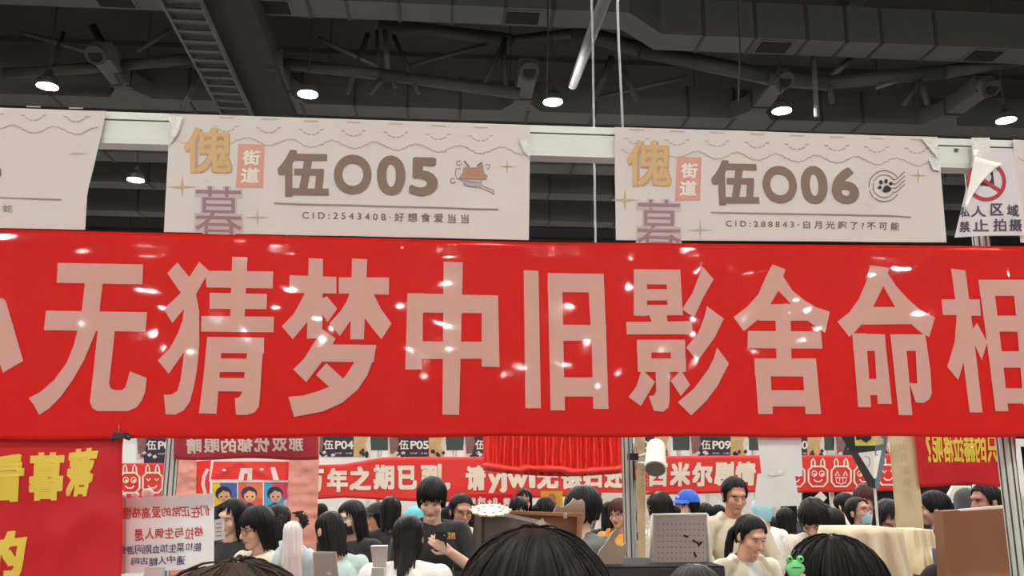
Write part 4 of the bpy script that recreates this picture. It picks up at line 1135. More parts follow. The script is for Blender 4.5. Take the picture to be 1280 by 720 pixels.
m.add2d(flat([[(338, 584), (344, 584), (349, 600), (342, 600)]], 4), cw, M_bwhite, .003)
for cx, cy in ((281, 588), (327.5, 587)): m.ball(cw.at(cx, cy, .012), (.017, .01, .012), M_bwhite, 10, 6)
tag(m.build('canopy_sign'), 'small red canopy sign with pale border above three portrait posters', 'sign')
m = MB(); sheet_px(m, CS, [(239, 577), (263, 575), (261, 617), (239, 617)], M_bred, -.02)
m.stroke([(259, 586), (254, 596), (253, 606), (256, 617)], 4.5, CS, M_bwhite, -.017); m.stroke([(239, 585), (241, 592), (243, 597), (242, 606), (238, 616)], 2.2, CS, M_bwhite, -.017)
m.disc(237.5, 602, 2, 4, CS, M_ink, -.016)
tag(m.build('red_side_panel'), 'red panel with pale curved bracket mark left of the canopy sign', 'panel')
cols = [((224, 190, 60), (60, 92, 160), (34, 30, 40), (206, 160, 120)), ((214, 96, 70), (226, 120, 84), (54, 40, 80), (232, 178, 128)), ((70, 160, 200), (206, 60, 90), (46, 40, 56), (214, 160, 140))]
for i, (c1, c2, c3, c4) in enumerate(cols):
    x0 = 265 + i * 32.3; x1 = x0 + 31; m = MB()
    a_ = mat('poster_a%d' % i, c1, .6, var=.2, scale=30); b_ = mat('poster_b%d' % i, c2, .6, var=.2, scale=30); h_ = mat('poster_hair%d' % i, c3, .6, var=.2); f_ = mat('poster_face%d' % i, c4, .6, var=.15, scale=60)
    sheet_px(m, CS, rect(x0, 603, x1, 660), a_, -.01)
    m.add2d(flat([[(x0 + 9, 604), (x1, 604), (x1, 624), (x0 + 15, 620)]]), CS, b_, -.008)
    m.disc(x0 + 14, 617, 10, 9, CS, h_, -.006); m.disc(x0 + 15, 620, 7.5, 7.5, CS, f_, -.004); m.add2d(flat([[(x0 + 2, 634), (x0 + 14, 628), (x0 + 27, 634), (x0 + 29, 660), (x0, 660)]]), CS, h_, -.005)
    for ex in (11.5, 18): m.disc(x0 + ex, 621, 1.5, 1.0, CS, M_ink, -.0025, 8)
    m.stroke([(x0 + 13, 625), (x0 + 17, 625)], .7, CS, M_ink, -.0025)
    m.add2d(flat([[(x0 + 6, 611), (x0 + 13, 609), (x0 + 22, 612), (x0 + 19, 615), (x0 + 14, 613), (x0 + 8, 618)]]), CS, h_, -.002)
    tag(m.build('portrait_poster'), ['drawn portrait poster on yellow and blue ground, under the canopy sign', 'drawn portrait poster on orange ground in the middle under the canopy sign', 'drawn portrait poster on light blue and crimson ground under the canopy sign'][i], 'poster', 'portrait posters under the canopy sign')
m = MB(); sheet_px(m, CS, [(356, 625), (364, 624), (364, 656), (355, 656)], M_sign, .03); 
for k in range(5): m.stroke([(357.5, 630 + k * 5), (362, 629.5 + k * 5)], 1.0, CS, M_lilacs, .032)
tag(m.build('note_paper'), 'narrow scribbled note paper right of the portrait posters', 'paper')
m = MB(); NP = Surf(3.6); sheet_px(m, NP, [(268, 650), (279, 648), (281, 674), (267, 676)], M_white, 0)
for k in range(4): m.stroke([(270, 655 + k * 5), (277, 654.5 + k * 5)], .9, NP, M_slate, .002)
tag(m.build('note_paper'), 'small written note sheet beside the handwritten white poster', 'paper')

# ---------------------------------------------------------------- the far row of booths
FA = Surf(11.0); fn_ = FA.n
far = empty('booth_shell', Vector((0, 11, 0)), 'far booth frame carrying the dark numbered signs across the aisle', 'booth frame')
c = FA.at(640, 560)
m = MB(); m.box(Vector((c.x, c.y, 2.48)), U * 8, V * .02, Z * .03, M_alu); m.box(Vector((c.x, c.y, 2.19)), U * 8, V * .02, Z * .05, M_panel); m.build('beam', far)
for k in range(-2, 13):
    q = FA.at(380 + 94 * k, 600); m = MB(); post(m, Vector((q.x, q.y, 0)) , 0, 2.5, .03, fn_, False); m.build('post', far)
m = MB(); q = V * 13.2; m.box(q + Z * 1.15 + U * 0, U * 9, V * .03, Z * 1.15, mat('partition_white', (226, 224, 220), .7, var=.05, scale=.6))
for k in range(-8, 9): m.box(q + U * k - V * .035 + Z * 1.15, U * .03, V * .01, Z * 1.15, M_alu)
tag(m.build('wall_partition'), kind='structure')
M_navy = mat('sign_navy', (44, 40, 54), .6, var=.15, scale=20); M_tan = mat('sign_tan', (196, 164, 112), .6, var=.25, scale=12); M_art = mat('sign_art', (126, 92, 84), .6, var=.5, scale=22); M_light = mat('sign_light', (214, 208, 204), .6, var=.1)
def far_sign(x, txt, label, y0=546.5, dy=25.5, sc=1.0):
    sf = Surf(11.0); sf.p = FA.p + fn_ * .05
    m = MB(); w = 72 * sc
    sheet_px(m, sf, [(x, y0 - 6), (x + w, y0 - 6), (x + w - 1, y0 + dy), (x, y0 + dy)], M_light, 0, .01)
    m.add2d(flat([[(x + 10, y0 - 5), (x + 51 * sc, y0 - 5), (x + 51 * sc, y0 + dy - 1), (x + 10, y0 + dy - 1)]]), sf, M_navy, .006)
    m.add2d(flat([[(x + 51 * sc, y0 - 5), (x + 71 * sc, y0 - 5), (x + 66 * sc, y0 + 9), (x + 70 * sc, y0 + dy - 1), (x + 51 * sc, y0 + dy - 1)]]), sf, M_tan, .006)
    m.add2d(flat([[(x + 1, y0 - 4), (x + 12, y0 - 4), (x + 14, y0 + 8), (x + 10, y0 + 20), (x + 3, y0 + 21)]]), sf, M_art, .010)
    rnd = random.Random(int(x))
    for k in range(7):
        a = x + 2 + rnd.random() * 24; b = y0 + 17 + rnd.random() * 7; m.add2d(flat([[(a, b), (a + 4, b - 2), (a + 6, b + 1), (a + 2, b + 3)]]), sf, M_navy if k % 2 else M_light, .014)
    for k in range(6):
        a = x + 51 + rnd.random() * 16; b = y0 + 16 + rnd.random() * 8; m.add2d(flat([[(a, b), (a + 3, b - 3), (a + 5, b + 1), (a + 2, b + 3)]]), sf, M_navy, .014)
    if txt:
        m.add2d(text2d(txt[0], rect(x + 14, y0 + 3.5, x + 26, y0 + 15.5), .02), sf, M_cream, .018)
        m.add2d(text2d(txt[1:], rect(x + 28, y0 + 4.5, x + 51, y0 + 15), .03), sf, M_cream, .018)
        m.add2d(text2d('好梦 · 今朝', rect(x + 28, y0 + 19, x + 49, y0 + 21.5), 0), sf, M_light, .018)
    tag(m.build('booth_sign'), label, 'sign', 'dark numbered signs on the far booth row')
for x, t, lb in ((391, '伍P04', 'far dark booth sign reading 伍P04'), (485, '伍P05', 'far dark booth sign reading 伍P05'), (580, '伍P06', 'far dark booth sign partly hidden by the pleated red cloth, only its first character showing'),
                 (767, '伍P08', 'far dark booth sign reading 伍P08 behind the clamp lamp'), (862, '伍P09', 'far dark booth sign reading 伍P09'), (958, '伍P10', 'far dark booth sign half hidden by the blank paper sheets'),
                 (1043, '伍P11', 'far dark booth sign beside the black pennant'), (170, '伍P02', 'far dark booth sign at the far left beside the aluminium post')):
    if x == 170: far_sign(x, t, lb, 547, 33, 1.0)
    else: far_sign(x, t, lb)
m = MB()
for x in (463, 557, 652, 840, 935, 1029, 100, 1120):
    m = MB(); p = [FA.at(x, 541, .03), FA.at(x + 23, 541, .03), FA.at(x + 22, 563, .03), FA.at(x + 1, 563, .03)]; m.slab(p, -fn_ * .02, mat('sign_gap_dark', (64, 72, 66), .7, var=.1)); m.build('gap_panel', far)
pass

def far_banner(label, prof, Y, off, chars, mt=M_bred, k=1, name='slogan_banner', cmat=None, faces=()):
    """a sagging banner; PROF = [(x, top, bottom)]"""
    sf = Surf(Y, disp=lambda x, y: .03 * nz(x / 60, y / 30, k)); sf.p = Surf(Y).p + fn_ * off
    def pr(x):
        for i in range(len(prof) - 1):
            if x <= prof[i + 1][0]:
                f = (x - prof[i][0]) / (prof[i + 1][0] - prof[i][0]); f = max(0, min(1, f))
                return [prof[i][j] + f * (prof[i + 1][j] - prof[i][j]) for j in (1, 2)]
        return prof[-1][1:]
    m = MB(); x0, x1 = prof[0][0], prof[-1][0]
    def fn(u, v):
        x = x0 + (x1 - x0) * u; a, b = pr(x); return sf.at(x, a + (b - a) * v)
    m.sheet(fn, int((x1 - x0) / 5), 12, mt, .004, fn_)
    for ch, a, b, ya, yb in chars: m.add2d(text2d(ch, rect(a, ya, b, yb), .05, step=6), sf, cmat or M_cream2, .014)
    for f in faces: bunny(m, sf, *f)
    o = m.build(name, smooth=True); tag(o, label, 'banner'); return o
M_cream2 = mat('banner_cream', (232, 216, 196), .6, var=.03)
def bunny(m, sf, cx, cy, kind, s=1.0):
    """a simple outlined face with two ears"""
    q = lambda pts: [(cx + a * s, cy + b * s) for a, b in pts]
    oc = [(-7, -11), (7, -11), (12, -6), (12, 8), (7, 14), (-7, 14), (-12, 8), (-12, -6)]
    m.stroke(q(oc), 2.3 * s, sf, M_cream2, .014, closed=True)
    for k in (-1, 1):
        m.stroke(q([(k * 3.5, -11), (k * 4, -18), (k * 6, -21), (k * 8, -18), (k * 8.5, -10)]), 1.9 * s, sf, M_cream2, .014)
        if kind == 0: 
            m.stroke(q([(k * 4.8 + 3.2 * math.cos(t * .7), -2 + 3.6 * math.sin(t * .7)) for t in range(10)]), 1.2 * s, sf, M_cream2, .016); m.disc(cx + k * 4.8 * s + .6, cy - 1 * s, 1.5 * s, 1.8 * s, sf, M_cream2, .016)
        elif kind == 1: m.stroke(q([(k * 5 - 2.4, 1), (k * 5, -5), (k * 5 + 2.4, 1)]), 1.6 * s, sf, M_cream2, .016)
        elif kind == 2: m.stroke(q([(k * 5 - 2.4, -4), (k * 5, -1), (k * 5 + 2.4, -4)]), 1.5 * s, sf, M_cream2, .016)
    if kind == 1: 
        m.stroke(q([(-7, 3), (7, 3), (5.5, 9), (0, 11), (-5.5, 9)]), 1.4 * s, sf, M_cream2, .016, closed=True); m.stroke(q([(-2, 4), (-2, 8)]), 1.2, sf, M_cream2, .017); m.stroke(q([(2, 4), (2, 8)]), 1.2, sf, M_cream2, .017)
    else: m.stroke(q([(-5.5, 5), (-2.5, 8), (2.5, 8), (5.5, 5)]), 1.8 * s, sf, M_cream2, .016)
TX = [('万', 376, 405, 586, 615), ('年', 409, 435, 585, 615), ('之', 437, 464, 583, 613), ('期', 467, 493, 581, 612), ('已', 497, 521, 582, 612), ('到', 526, 552, 580, 610), ('，', 555, 563, 603, 613), ('请', 582, 607, 582, 613),
      ('y', 610, 627, 592, 617), ('j', 624, 634, 586, 616), ('w', 634, 660, 592, 610), ('l', 661, 669, 582, 610), ('无', 671, 698, 583, 611), ('偿', 701, 727, 582, 611), ('归', 729, 752, 582, 610), ('还', 755, 782, 581, 610),
      ('西', 810, 834, 579, 608), ('米', 837, 862, 578, 608), ('尔', 864, 890, 578, 608), ('剧', 892, 917, 577, 607), ('情', 919, 944, 577, 607)]
far_banner('red banner with cream slogan characters sagging across the far booth row', [(360, 582, 626), (400, 581, 624), (430, 580, 622), (480, 571.5, 625), (550, 571, 628), (700, 571, 621), (960, 569, 615)], 11, .12, TX, k=2)
far_banner('red banner of outlined eared faces on the far row at right, behind the pennant', [(985, 569, 616), (1060, 569, 615), (1130, 566, 613)], 11, .13, [], k=5, name='face_banner',
           faces=[(993, 594, 0), (1022, 594, 0), (1051, 594, 1), (1079, 594, 0), (1109, 592, 2)])
far_banner('red banner of outlined eared faces on the far row at far left', [(120, 579, 624), (206, 579, 622)], 11, .13, [], k=6, name='face_banner', faces=[(134, 602, 1), (163, 602, 0), (191, 602, 2)])
far_banner('small red strip with pale lettering hanging under the far slogan banner', [(572, 616, 636), (640, 616, 636)], 10.6, 0, [('西', 578, 585, 622, 631), ('米', 587, 595, 622, 631), ('尔', 597, 607, 621, 631), ('+', 609, 615, 624, 630), ('8', 616, 622, 622, 631), ('笑', 629, 638, 622, 632)], mt=M_redc, k=7, name='lettered_strip', cmat=M_pale)
# pleated red cloth
M_pleat = mat('pleated_red', (222, 46, 34), .45, var=.06, scale=10, coat=.25, coat_rough=.2)
PL = Surf(8.0, disp=lambda x, y: .035 * math.sin(x * .62 + 1.5 * nz(x / 9, y / 40, 2)) + .02 * nz(x / 5, y / 60, 6))
m = MB(); m.sheet(lambda u, v: PL.at(604 + 178 * u, 536 + (52 + 6 * math.sin(u * 3.1) + 3 * u) * v), 170, 14, M_pleat, .004, PL.n)
pc = m.build('pleated_cloth', smooth=True); tag(pc, 'bright red pleated cloth hanging in front of the far slogan banner', 'cloth')
m = MB(); m.tube([PL.at(604 + 178 * k / 20, 580 + 7 * math.sin(k / 20 * 3.1 + .3) + 7 * k / 20 - (4 if 5 < k < 12 else 0), .06) for k in range(21)], [.022 + .014 * abs(math.sin(k * .9)) for k in range(21)], M_pleat, 12); m.build('rolled_edge', pc, smooth=True)
m = MB(); YP = Surf(8.4); sheet_px(m, YP, [(676, 614), (703, 614), (704, 640), (676, 660)], mat('poster_yellow', (214, 172, 50), .6, var=.12, scale=10), 0); m.disc(690, 622, 5, 6, YP, M_cat2 if False else M_catb, .004); m.disc(690, 632, 6, 7, YP, M_art, .003)
q_ = YP.at(690, 660, -.01); m.tube([Vector((q_.x, q_.y, 0)), q_], .008, M_lw, 6)
tag(m.build('yellow_poster'), 'small yellow poster behind the heads in the middle', 'poster')
m = MB(); sheet_px(m, Surf(9), [(752, 616), (783, 616), (783, 1000), (752, 1000)], M_white, 0); tag(m.build('white_screen'), 'white screen panel behind the dark-haired shopper in the leather jacket', 'panel')
DK = Surf(11.6)
for pts_, lb_ in (([(1004, 612), (1052, 612), (1050, 770), (1004, 770)], 'black display cloth under the face banner beside the blank sheets'), ([(1150, 600), (1215, 600), (1215, 770), (1150, 770)], 'black display cloth right of the tall paper scroll'), ([(1090, 612), (1118, 612), (1118, 770), (1090, 770)], 'black display cloth behind the pennant pole')):
    m = MB(); sheet_px(m, DK, pts_, M_dark, 0, .05); tag(m.build('dark_cloth'), lb_, 'cloth')
m = MB(); DW = Surf(8.5); sheet_px(m, DW, [(1026, 614), (1034, 622), (1025, 632), (1017, 622)], M_light, 0); q_ = DW.at(1025.5, 630, -.01); m.tube([Vector((q_.x, q_.y, 0)), q_], .006, M_lw, 6)
tag(m.build('square_card'), 'pale square card turned on its corner above the crowd at right', 'card')

# ---------------------------------------------------------------- pennant on its pole
PN = Surf(4.0)
M_pblack = mat('pennant_black', (32, 36, 36), .6, var=.1); M_pteal = mat('pennant_teal', (104, 128, 134), .6, var=.12); M_pyel = mat('pennant_yellow', (226, 214, 110), .6, var=.05)
pf2 = Surf(4.0, disp=lambda x, y: -.0012 * abs(x - 1094))
m = MB()
for pts, mt in (([(1036, 500), (1094, 500), (1094, 611), (1087, 608)], M_pblack), ([(1094, 500), (1120, 500), (1107, 580), (1099, 611), (1094, 611)], M_pteal)):
    sheet_px(m, pf2, pts, mt, 0, .002)
m.add2d(flat([[(1070, 530), (1094, 530), (1094, 557), (1072, 557)]]), pf2, M_pyel, .003); m.add2d(flat([[(1094, 530), (1100, 545), (1106, 549), (1106, 555), (1094, 557)]]), pf2, mat('pennant_pale', (214, 212, 160), .6, var=0), .003)
m.add2d(flat([[(1072, 540), (1090, 538), (1089, 549), (1083, 553), (1078, 549), (1073, 550)]]), pf2, M_ink, .005)
m.add2d(flat([[(1075, 566), (1092, 564), (1092, 598)]]), pf2, M_light, .003); m.add2d(flat([[(1092, 564), (1103, 563), (1095, 598), (1092, 598)]]), pf2, M_paperw, .003)
m.stroke([(1082, 570), (1087, 572), (1088, 580), (1085, 584)], .8, pf2, M_slate, .004); m.stroke([(1095, 568), (1098, 569)], .9, pf2, M_slate, .004)
e = empty('pennant', Vector((PN.at(1094, 600).x, PN.at(1094, 600).y, 0)), 'black and teal pointed pennant with yellow patch on a white pole', 'pennant')
m.build('flag', e)
m = MB(); q = PN.at(1094, 600, -.012); m.tube([Vector((q.x, q.y, 0)), Vector((q.x, q.y, 2.1))], .006, M_lw, 10); m.build('pole', e)

# ---------------------------------------------------------------- things nearer, between the two frames
M_redm = mat('marker_red', (196, 60, 52), .6, var=.1, scale=60); M_bluem = mat('marker_blue', (78, 76, 120), .6, var=.1, scale=60)
HP = Surf(2.02)
m = MB(); sheet_px(m, HP, [(149, 623), (267, 617), (267, 709), (146, 718)], mat('poster_white', (230, 236, 232), .55, var=.03, scale=5), 0, .004)
sheet_px(m, HP, [(149, 622), (158, 622), (157, 717), (146, 718)], mat('tape_grey', (186, 176, 166), .4, var=.04), .0008, .0006)
def hand(txt, x0, y0, x1, y1, h, mt, seed):
    rnd = random.Random(seed); k = len(txt); w = (x1 - x0) / k
    for i, ch in enumerate(txt):
        if ch == ' ': continue
        x = x0 + i * w; y = y0 + (y1 - y0) * i / k + rnd.uniform(-.8, .8); hh = h * rnd.uniform(.85, 1.12); sk_ = rnd.uniform(-1.5, 1.5)
        m.add2d(text2d(ch, [(x + sk_, y), (x + w * .92 + sk_, y - .6), (x + w * .92, y + hh), (x, y + hh)], .012, mirror=True), HP, mt, .0016)
hand('慢格高爱的常正在们', 153, 635, 264, 632, 13, M_redm, 1); hand('是人俩生与拉格', 169, 661, 256, 658, 13, M_redm, 2)
hand('会游问刚血加生菜拉能', 149, 683, 252, 678, 10, M_bluem, 3); hand('吗古糊人中通', 164, 698, 232, 694, 10, M_bluem, 4)
pw = m.build('handwritten_poster'); tag(pw, 'white poster with red and blue handwriting beside the yellow-lettered cloth', 'poster')
for cx, cy, r in ((153.5, 620, 3.5), (168.5, 619, 4.2), (184, 617, 6.5)):
    mm = MB(); mm.ball(HP.at(cx, cy, -.003), (r * .00214, .004, r * .0018), M_paperw, 14, 8); mm.build('clip', pw, smooth=True)
m = MB(); q = HP.at(194, 715, .002); m.box(q - Z * .02, U * .02, V * .006, Z * .03, mat('clear_plastic', (205, 206, 204), .1, coat=.8, var=0)); m.box(q - Z * .5 - V * -.01, U * .012, V * .004, Z * .45, MATS['clear_plastic']); m.build('stand', pw)

def rack(label, px0, px1, py, Y, depth, mt, name='display_rack'):
    A, B = Surf(Y).at(px0, py), Surf(Y).at(px1, py); z = (A.z + B.z) / 2
    e = empty(name, Vector(((A.x + B.x) / 2, (A.y + B.y) / 2, 0)) + V * depth / 2, label, 'rack')
    c = (A + B) / 2 + V * depth / 2; hw = (B - A).length / 2
    m = MB(); m.box(Vector((c.x, c.y, z - .012)), U * hw, V * depth / 2, Z * .012, mt); m.build('top', e)
    m = MB(); m.sheet(lambda u, v: Vector((A.x, A.y, z - .004)).lerp(Vector((B.x, B.y, z - .004)), u) - Z * (z - .02) * v - V * (.006 + .012 * math.sin(u * 40) * v), 60, 6, mt, .003, -V); m.build('front_cloth', e, smooth=True)
    for a in (-1, 1):
        for b in (-1, 1):
            m = MB(); q = c + U * a * (hw - .03) + V * b * (depth / 2 - .03); m.tube([Vector((q.x, q.y, 0)), Vector((q.x, q.y, z - .02))], .012, M_alu, 8); m.build('leg', e)
    return z
M_bcloth = mat('rack_black', (22, 22, 24), .85, var=.1, bump=.3)
zR = rack('black cloth covered display rack below the pegboard', 742, 905, 708, 2.72, .30, M_bcloth)
# pegboard
PG = Surf(2.85)
e = empty('pegboard', PG.at(849, 706), 'white framed pegboard with a few dark pegs on the black rack', 'pegboard')
m = MB(); sheet_px(m, PG, [(817, 646), (882, 645), (884, 707), (815, 707)], mat('peg_white', (206, 202, 200), .5, var=.03), 0, .006)
for j in range(7):
    for i in range(11):
        if 820 + i * 6 < 881: m.disc(823 + i * 5.6 + .3 * j * 0, 655 + j * 7.2, .75, .75, PG, M_aludk, .0008, 8)
m.build('board', e)
m = MB()
for a, b in (((815, 644), (884, 643)), ((884, 643), (886, 708)), ((886, 708), (814, 708)), ((814, 708), (815, 644))):
    A, B = PG.at(*a), PG.at(*b); m.tube([A, B], .0052, M_white, 8)
m.build('frame', e, smooth=True)
for a, b in (((854, 669), (859, 671)), ((865, 675), (872, 679)), ((872, 682), (876, 677)), ((867, 690), (869, 696))):
    m = MB(); m.tube([PG.at(*a, .006), PG.at(*b, .012)], .0032, M_ink, 8); m.build('peg', e)
# two foam standees seen from the back
M_foam = mat('foam_board', (206, 196, 172), .7, var=.04); M_foame = mat('foam_edge', (232, 228, 214), .6, var=0)
def zf5(pts): return [(720 + a / 5.536, 590 + b / 5.536) for a, b in pts]
def standee(label, pts, Y):
    sf = Surf(Y); m = MB(); m.slab([sf.at(x, y) for x, y in pts], -sf.n * .007, M_foam, M_foame)
    o = m.build('foam_standee'); tag(o, label, 'standee'); return o
standee('pale foam cut-out standee with wavy outline on the black rack, left of the chrome pole', zf5([(140, 600), (165, 540), (210, 490), (250, 420), (275, 396), (305, 418), (268, 470), (272, 505), (318, 512), (345, 485), (363, 500), (352, 560), (332, 600), (312, 657), (165, 657), (145, 640)]), 2.8)
standee('pale foam cut-out standee rising behind the tan framed board', [(692, 639), (696, 631), (701, 634), (708, 632), (714, 627), (716.5, 622.5), (722, 626), (728, 624), (731, 628), (731.5, 648), (729, 654), (725, 690), (722, 760), (694, 760)], 2.95)
# grey box and tan framed board
M_greyf = mat('felt_grey', (104, 98, 94), .85, var=.08); M_brownd = mat('felt_dark', (66, 54, 46), .85, var=.1); M_tanw = mat('frame_wood', (206, 158, 112), .5, var=.1); M_back = mat('hardboard', (150, 106, 78), .7, var=.1, scale=20)
FB = Surf(2.86)
e = empty('framed_board', FB.at(680, 760), 'tan wooden frame with brown backing seen from behind, beside the grey box', 'frame')
m = MB(); sheet_px(m, FB, [(634, 640), (723, 644), (719, 780), (636, 780)], M_back, -.006, .004); m.build('panel', e)
for q in ([(618, 638), (726, 641.5), (726, 646), (618, 641.5)], [(721, 643), (726.5, 643), (722, 780), (717, 780)], [(630, 640), (635, 640), (636, 780), (631, 780)]):
    m = MB(); sheet_px(m, FB, q, M_tanw, .008, .02); m.build('rail', e)
m = MB(); q = FB.at(706, 644.5, .01); m.box(q, U * .005, V * .005, Z * .008, M_paperw); m.build('tape', e)
GB = Surf(2.6)
m = MB()
front = [(606, 643), (640, 647), (672, 655), (700, 662), (703, 800), (606, 800)]
m.slab([GB.at(x, y) for x, y in front], V * .012, M_greyf)
A = GB.at(606, 643); B_ = Surf(2.9).at(600, 644)
side = [GB.at(606, 643), GB.at(601, 645), GB.at(585, 800), GB.at(606, 800)]
m.slab([GB.at(606, 643), GB.at(606, 800), GB.at(584, 800, -.12), GB.at(600, 644, -.12)], Vector((-.01, 0, 0)), M_brownd)
m.slab([GB.at(606, 643, -.01), GB.at(640, 647, -.01), GB.at(700, 662, -.01), GB.at(690, 655, -.2), GB.at(632, 643, -.2), GB.at(601, 643, -.12)], -Z * .01, M_brownd)
m.slab([GB.at(670, 655, .004), GB.at(678, 647, .012), GB.at(684, 660, .006)], V * .003, M_foam)
tag(m.build('grey_box'), 'dark grey felt box with loose flap behind the near black-haired head', 'box')
m = MB(); ctr = at_y(613, 637, 2.56); rim = []
for k in range(48):
    a = 2 * math.pi * k / 48; r_ = 1 + .05 * math.cos(k / 48 * 2 * math.pi * 12)
    rim.append(ctr + U * .056 * r_ * math.cos(a) + (V * .9 + Z * .28).normalized() * .05 * r_ * math.sin(a))
M_doily = mat('doily_white', (240, 234, 216), .6, var=.04); nn = (Z * .95 - V * .28).normalized()
m.slab(rim, -nn * .004, M_doily, M_pyel)
for k in range(24): m.ball(rim[k * 2] + nn * .0005, .0024, M_pyel if k % 2 else M_doily, 8, 5)
for k in range(9):
    a = k * .7; q = ctr + U * .035 * math.cos(a) + (V * .9 + Z * .28).normalized() * .028 * math.sin(a) + nn * .0012; m.ball(q, (.006, .004, .0012), M_coral, 8, 4)
tag(m.build('round_doily', smooth=False), 'round white scalloped doily with yellow rim on the grey box', 'doily')
# white carton, grey board
CT = Surf(3.0); q = CT.at(473, 706)
m = MB(); 
t = [CT.at(463, 683), CT.at(484, 682.5), CT.at(482, 708), CT.at(466, 708)]
m.slab(t, V * .05, M_white)
m.slab([CT.at(463, 683, .001), CT.at(484, 682.5, .001), CT.at(484, 685, .001), CT.at(463, 685.5, .001)], -V * .002, M_light)
tag(m.build('white_carton'), 'small white carton on a slim pedestal beside the woman in black', 'carton')
m = MB(); m.box(Vector((q.x, q.y, q.z / 2 - .004)) + V * .03, U * .02, V * .05, Z * (q.z / 2 - .004), M_white); tag(m.build('pedestal'), 'slim white pedestal under the small white carton', 'pedestal')
m = MB(); LB = Surf(2.9); sheet_px(m, LB, [(391, 690), (420, 690), (432, 800), (395, 800)], mat('board_grey', (196, 190, 180), .6, var=.05), 0, .012); sheet_px(m, LB, [(393, 692), (418.5, 692), (430, 799), (397, 799)], mat('board_grey_face', (184, 178, 168), .6, var=.05), .001, .001)
m.add2d(flat([[(407, 717), (412, 713), (416, 719), (409, 719)]]), LB, M_white, .003)
tag(m.build('grey_board'), 'plain grey board standing in front of the woman in mint', 'board')
# cream cloths over stacked cartons
M_cloth = mat('cream_cloth', (230, 217, 182), .75, var=.05, scale=7)
def draped(label, TL, TR, Y, depth, folds, drop, flare, seed):
    A, B = Surf(Y).at(*TL), Surf(Y).at(*TR); z = (A.z + B.z) / 2; A.z = B.z = z
    e = empty('covered_carton', Vector(((A.x + B.x) / 2, (A.y + B.y) / 2, 0)) + V * depth / 2, label, 'covered carton')
    u_ = (B - A).normalized(); v_ = Vector((-u_.y, u_.x, 0))
    w = (B - A).length
    rings = []; per = []
    N = 28
    for k in range(N): per.append((A + u_ * w * k / N, -v_, k / N))
    for k in range(12): per.append((B + v_ * depth * k / 12, u_, 1))
    for k in range(N): per.append((B + v_ * depth - u_ * w * k / N, v_, 0))
    for k in range(12): per.append((A + v_ * depth * (1 - k / 12), -u_, 1))
    K = len(per); cx = (A + B) / 2 + v_ * depth / 2; vs = []; fs = []
    M_ = 26
    for j in range(M_ + 1):
        t = j / M_
        for k, (p, o_, _) in enumerate(per):
            ph = k / K * 2 * math.pi
            f = folds * t ** .8 * (math.sin(ph * 7 + seed + t * 1.5) + .5 * math.sin(ph * 15 + seed * 2 - t * 2)) + flare * t
            d = (p - cx); d.z = 0; d.normalize()
            vs.append(p + (o_ * .6 + d * .6) * f - Z * (drop * t) - (Z * .004 * (1 - math.cos(t * 3))))
    for j in range(M_):
        for k in range(K):
            k2 = (k + 1) % K; fs.append((j * K + k, (j + 1) * K + k, (j + 1) * K + k2, j * K + k2))
    fs.append(tuple(range(K)))
    m = MB(); m.mesh(vs, fs, M_cloth); m.build('cloth', e, smooth=True)
    m = MB(); m.box(Vector((cx.x, cx.y, z / 2 - .004)), u_ * (w / 2 - .01), v_ * (depth / 2 - .01), Z * (z / 2 - .004), M_back); m.build('carton', e)
draped('wide cream cloth draped over stacked cartons beside the near right head', (1064, 661), (1129, 661), 2.55, .22, .026, .42, .07, 1.0)
draped('narrow cream cloth draped over a carton beside the tall paper scroll', (1143, 662), (1166, 662), 2.72, .12, .008, .125, .016, 4.0)
# brown board at the right
CB = Surf(2.2)
m = MB(); m.slab([CB.at(x, y) for x, y in [(1178, 639), (1268, 634), (1279, 820), (1188, 820)]], V * .04, mat('brown_card', (146, 98, 66), .75, var=.05, scale=12)); b_o = m.build('brown_board')
tag(b_o, 'large plain brown board standing at the lower right beside the post', 'board')
m = MB(); m.slab([CB.at(x, y, .0015) for x, y in [(1200, 636.5), (1272, 630.5), (1272, 634.5), (1200, 639)]], V * .012, M_doily); m.build('edge_tape', b_o)
# small packet and strap
m = MB(); SP = Surf(2.40); sheet_px(m, SP, [(1170, 686), (1180, 684), (1182, 703), (1172, 705)], mat('packet_blue', (92, 104, 150), .4, var=.5, scale=60), 0, .02); m.add2d(flat([[(1173, 690), (1178, 689), (1179, 698), (1174, 699)]]), SP, M_paperw, .001)
tag(m.build('blue_packet'), 'small blue and white packet beside the brown board', 'packet')
m = MB(); BG = Surf(2.38); m.ball(BG.at(1176, 743), (.06, .05, .08), M_bcloth, 20, 14); bgo = m.build('black_bag', smooth=True); tag(bgo, 'black bag with green strap beside the brown board', 'bag')
m = MB(); m.tube([BG.at(1176, 704, .05), BG.at(1181, 710, .055), BG.at(1185, 722, .06), BG.at(1186, 745, .06)], .008, mat('strap_green', (62, 130, 92), .7), 8); m.build('strap', bgo)
m = MB(); WP = Surf(7.8); sheet_px(m, WP, [(1190, 607), (1214, 607), (1214, 628), (1194, 630), (1181, 623)], M_doily, 0, .01); sheet_px(m, WP, [(1192, 609), (1213, 609), (1213, 627), (1195, 628), (1184, 622)], M_light, .003, .002)
q_ = WP.at(1200, 628, -.02); m.tube([Vector((q_.x, q_.y, 0)), q_], .006, M_lw, 6)
tag(m.build('white_fan'), 'white bordered card fan above the hooded person at right', 'fan')

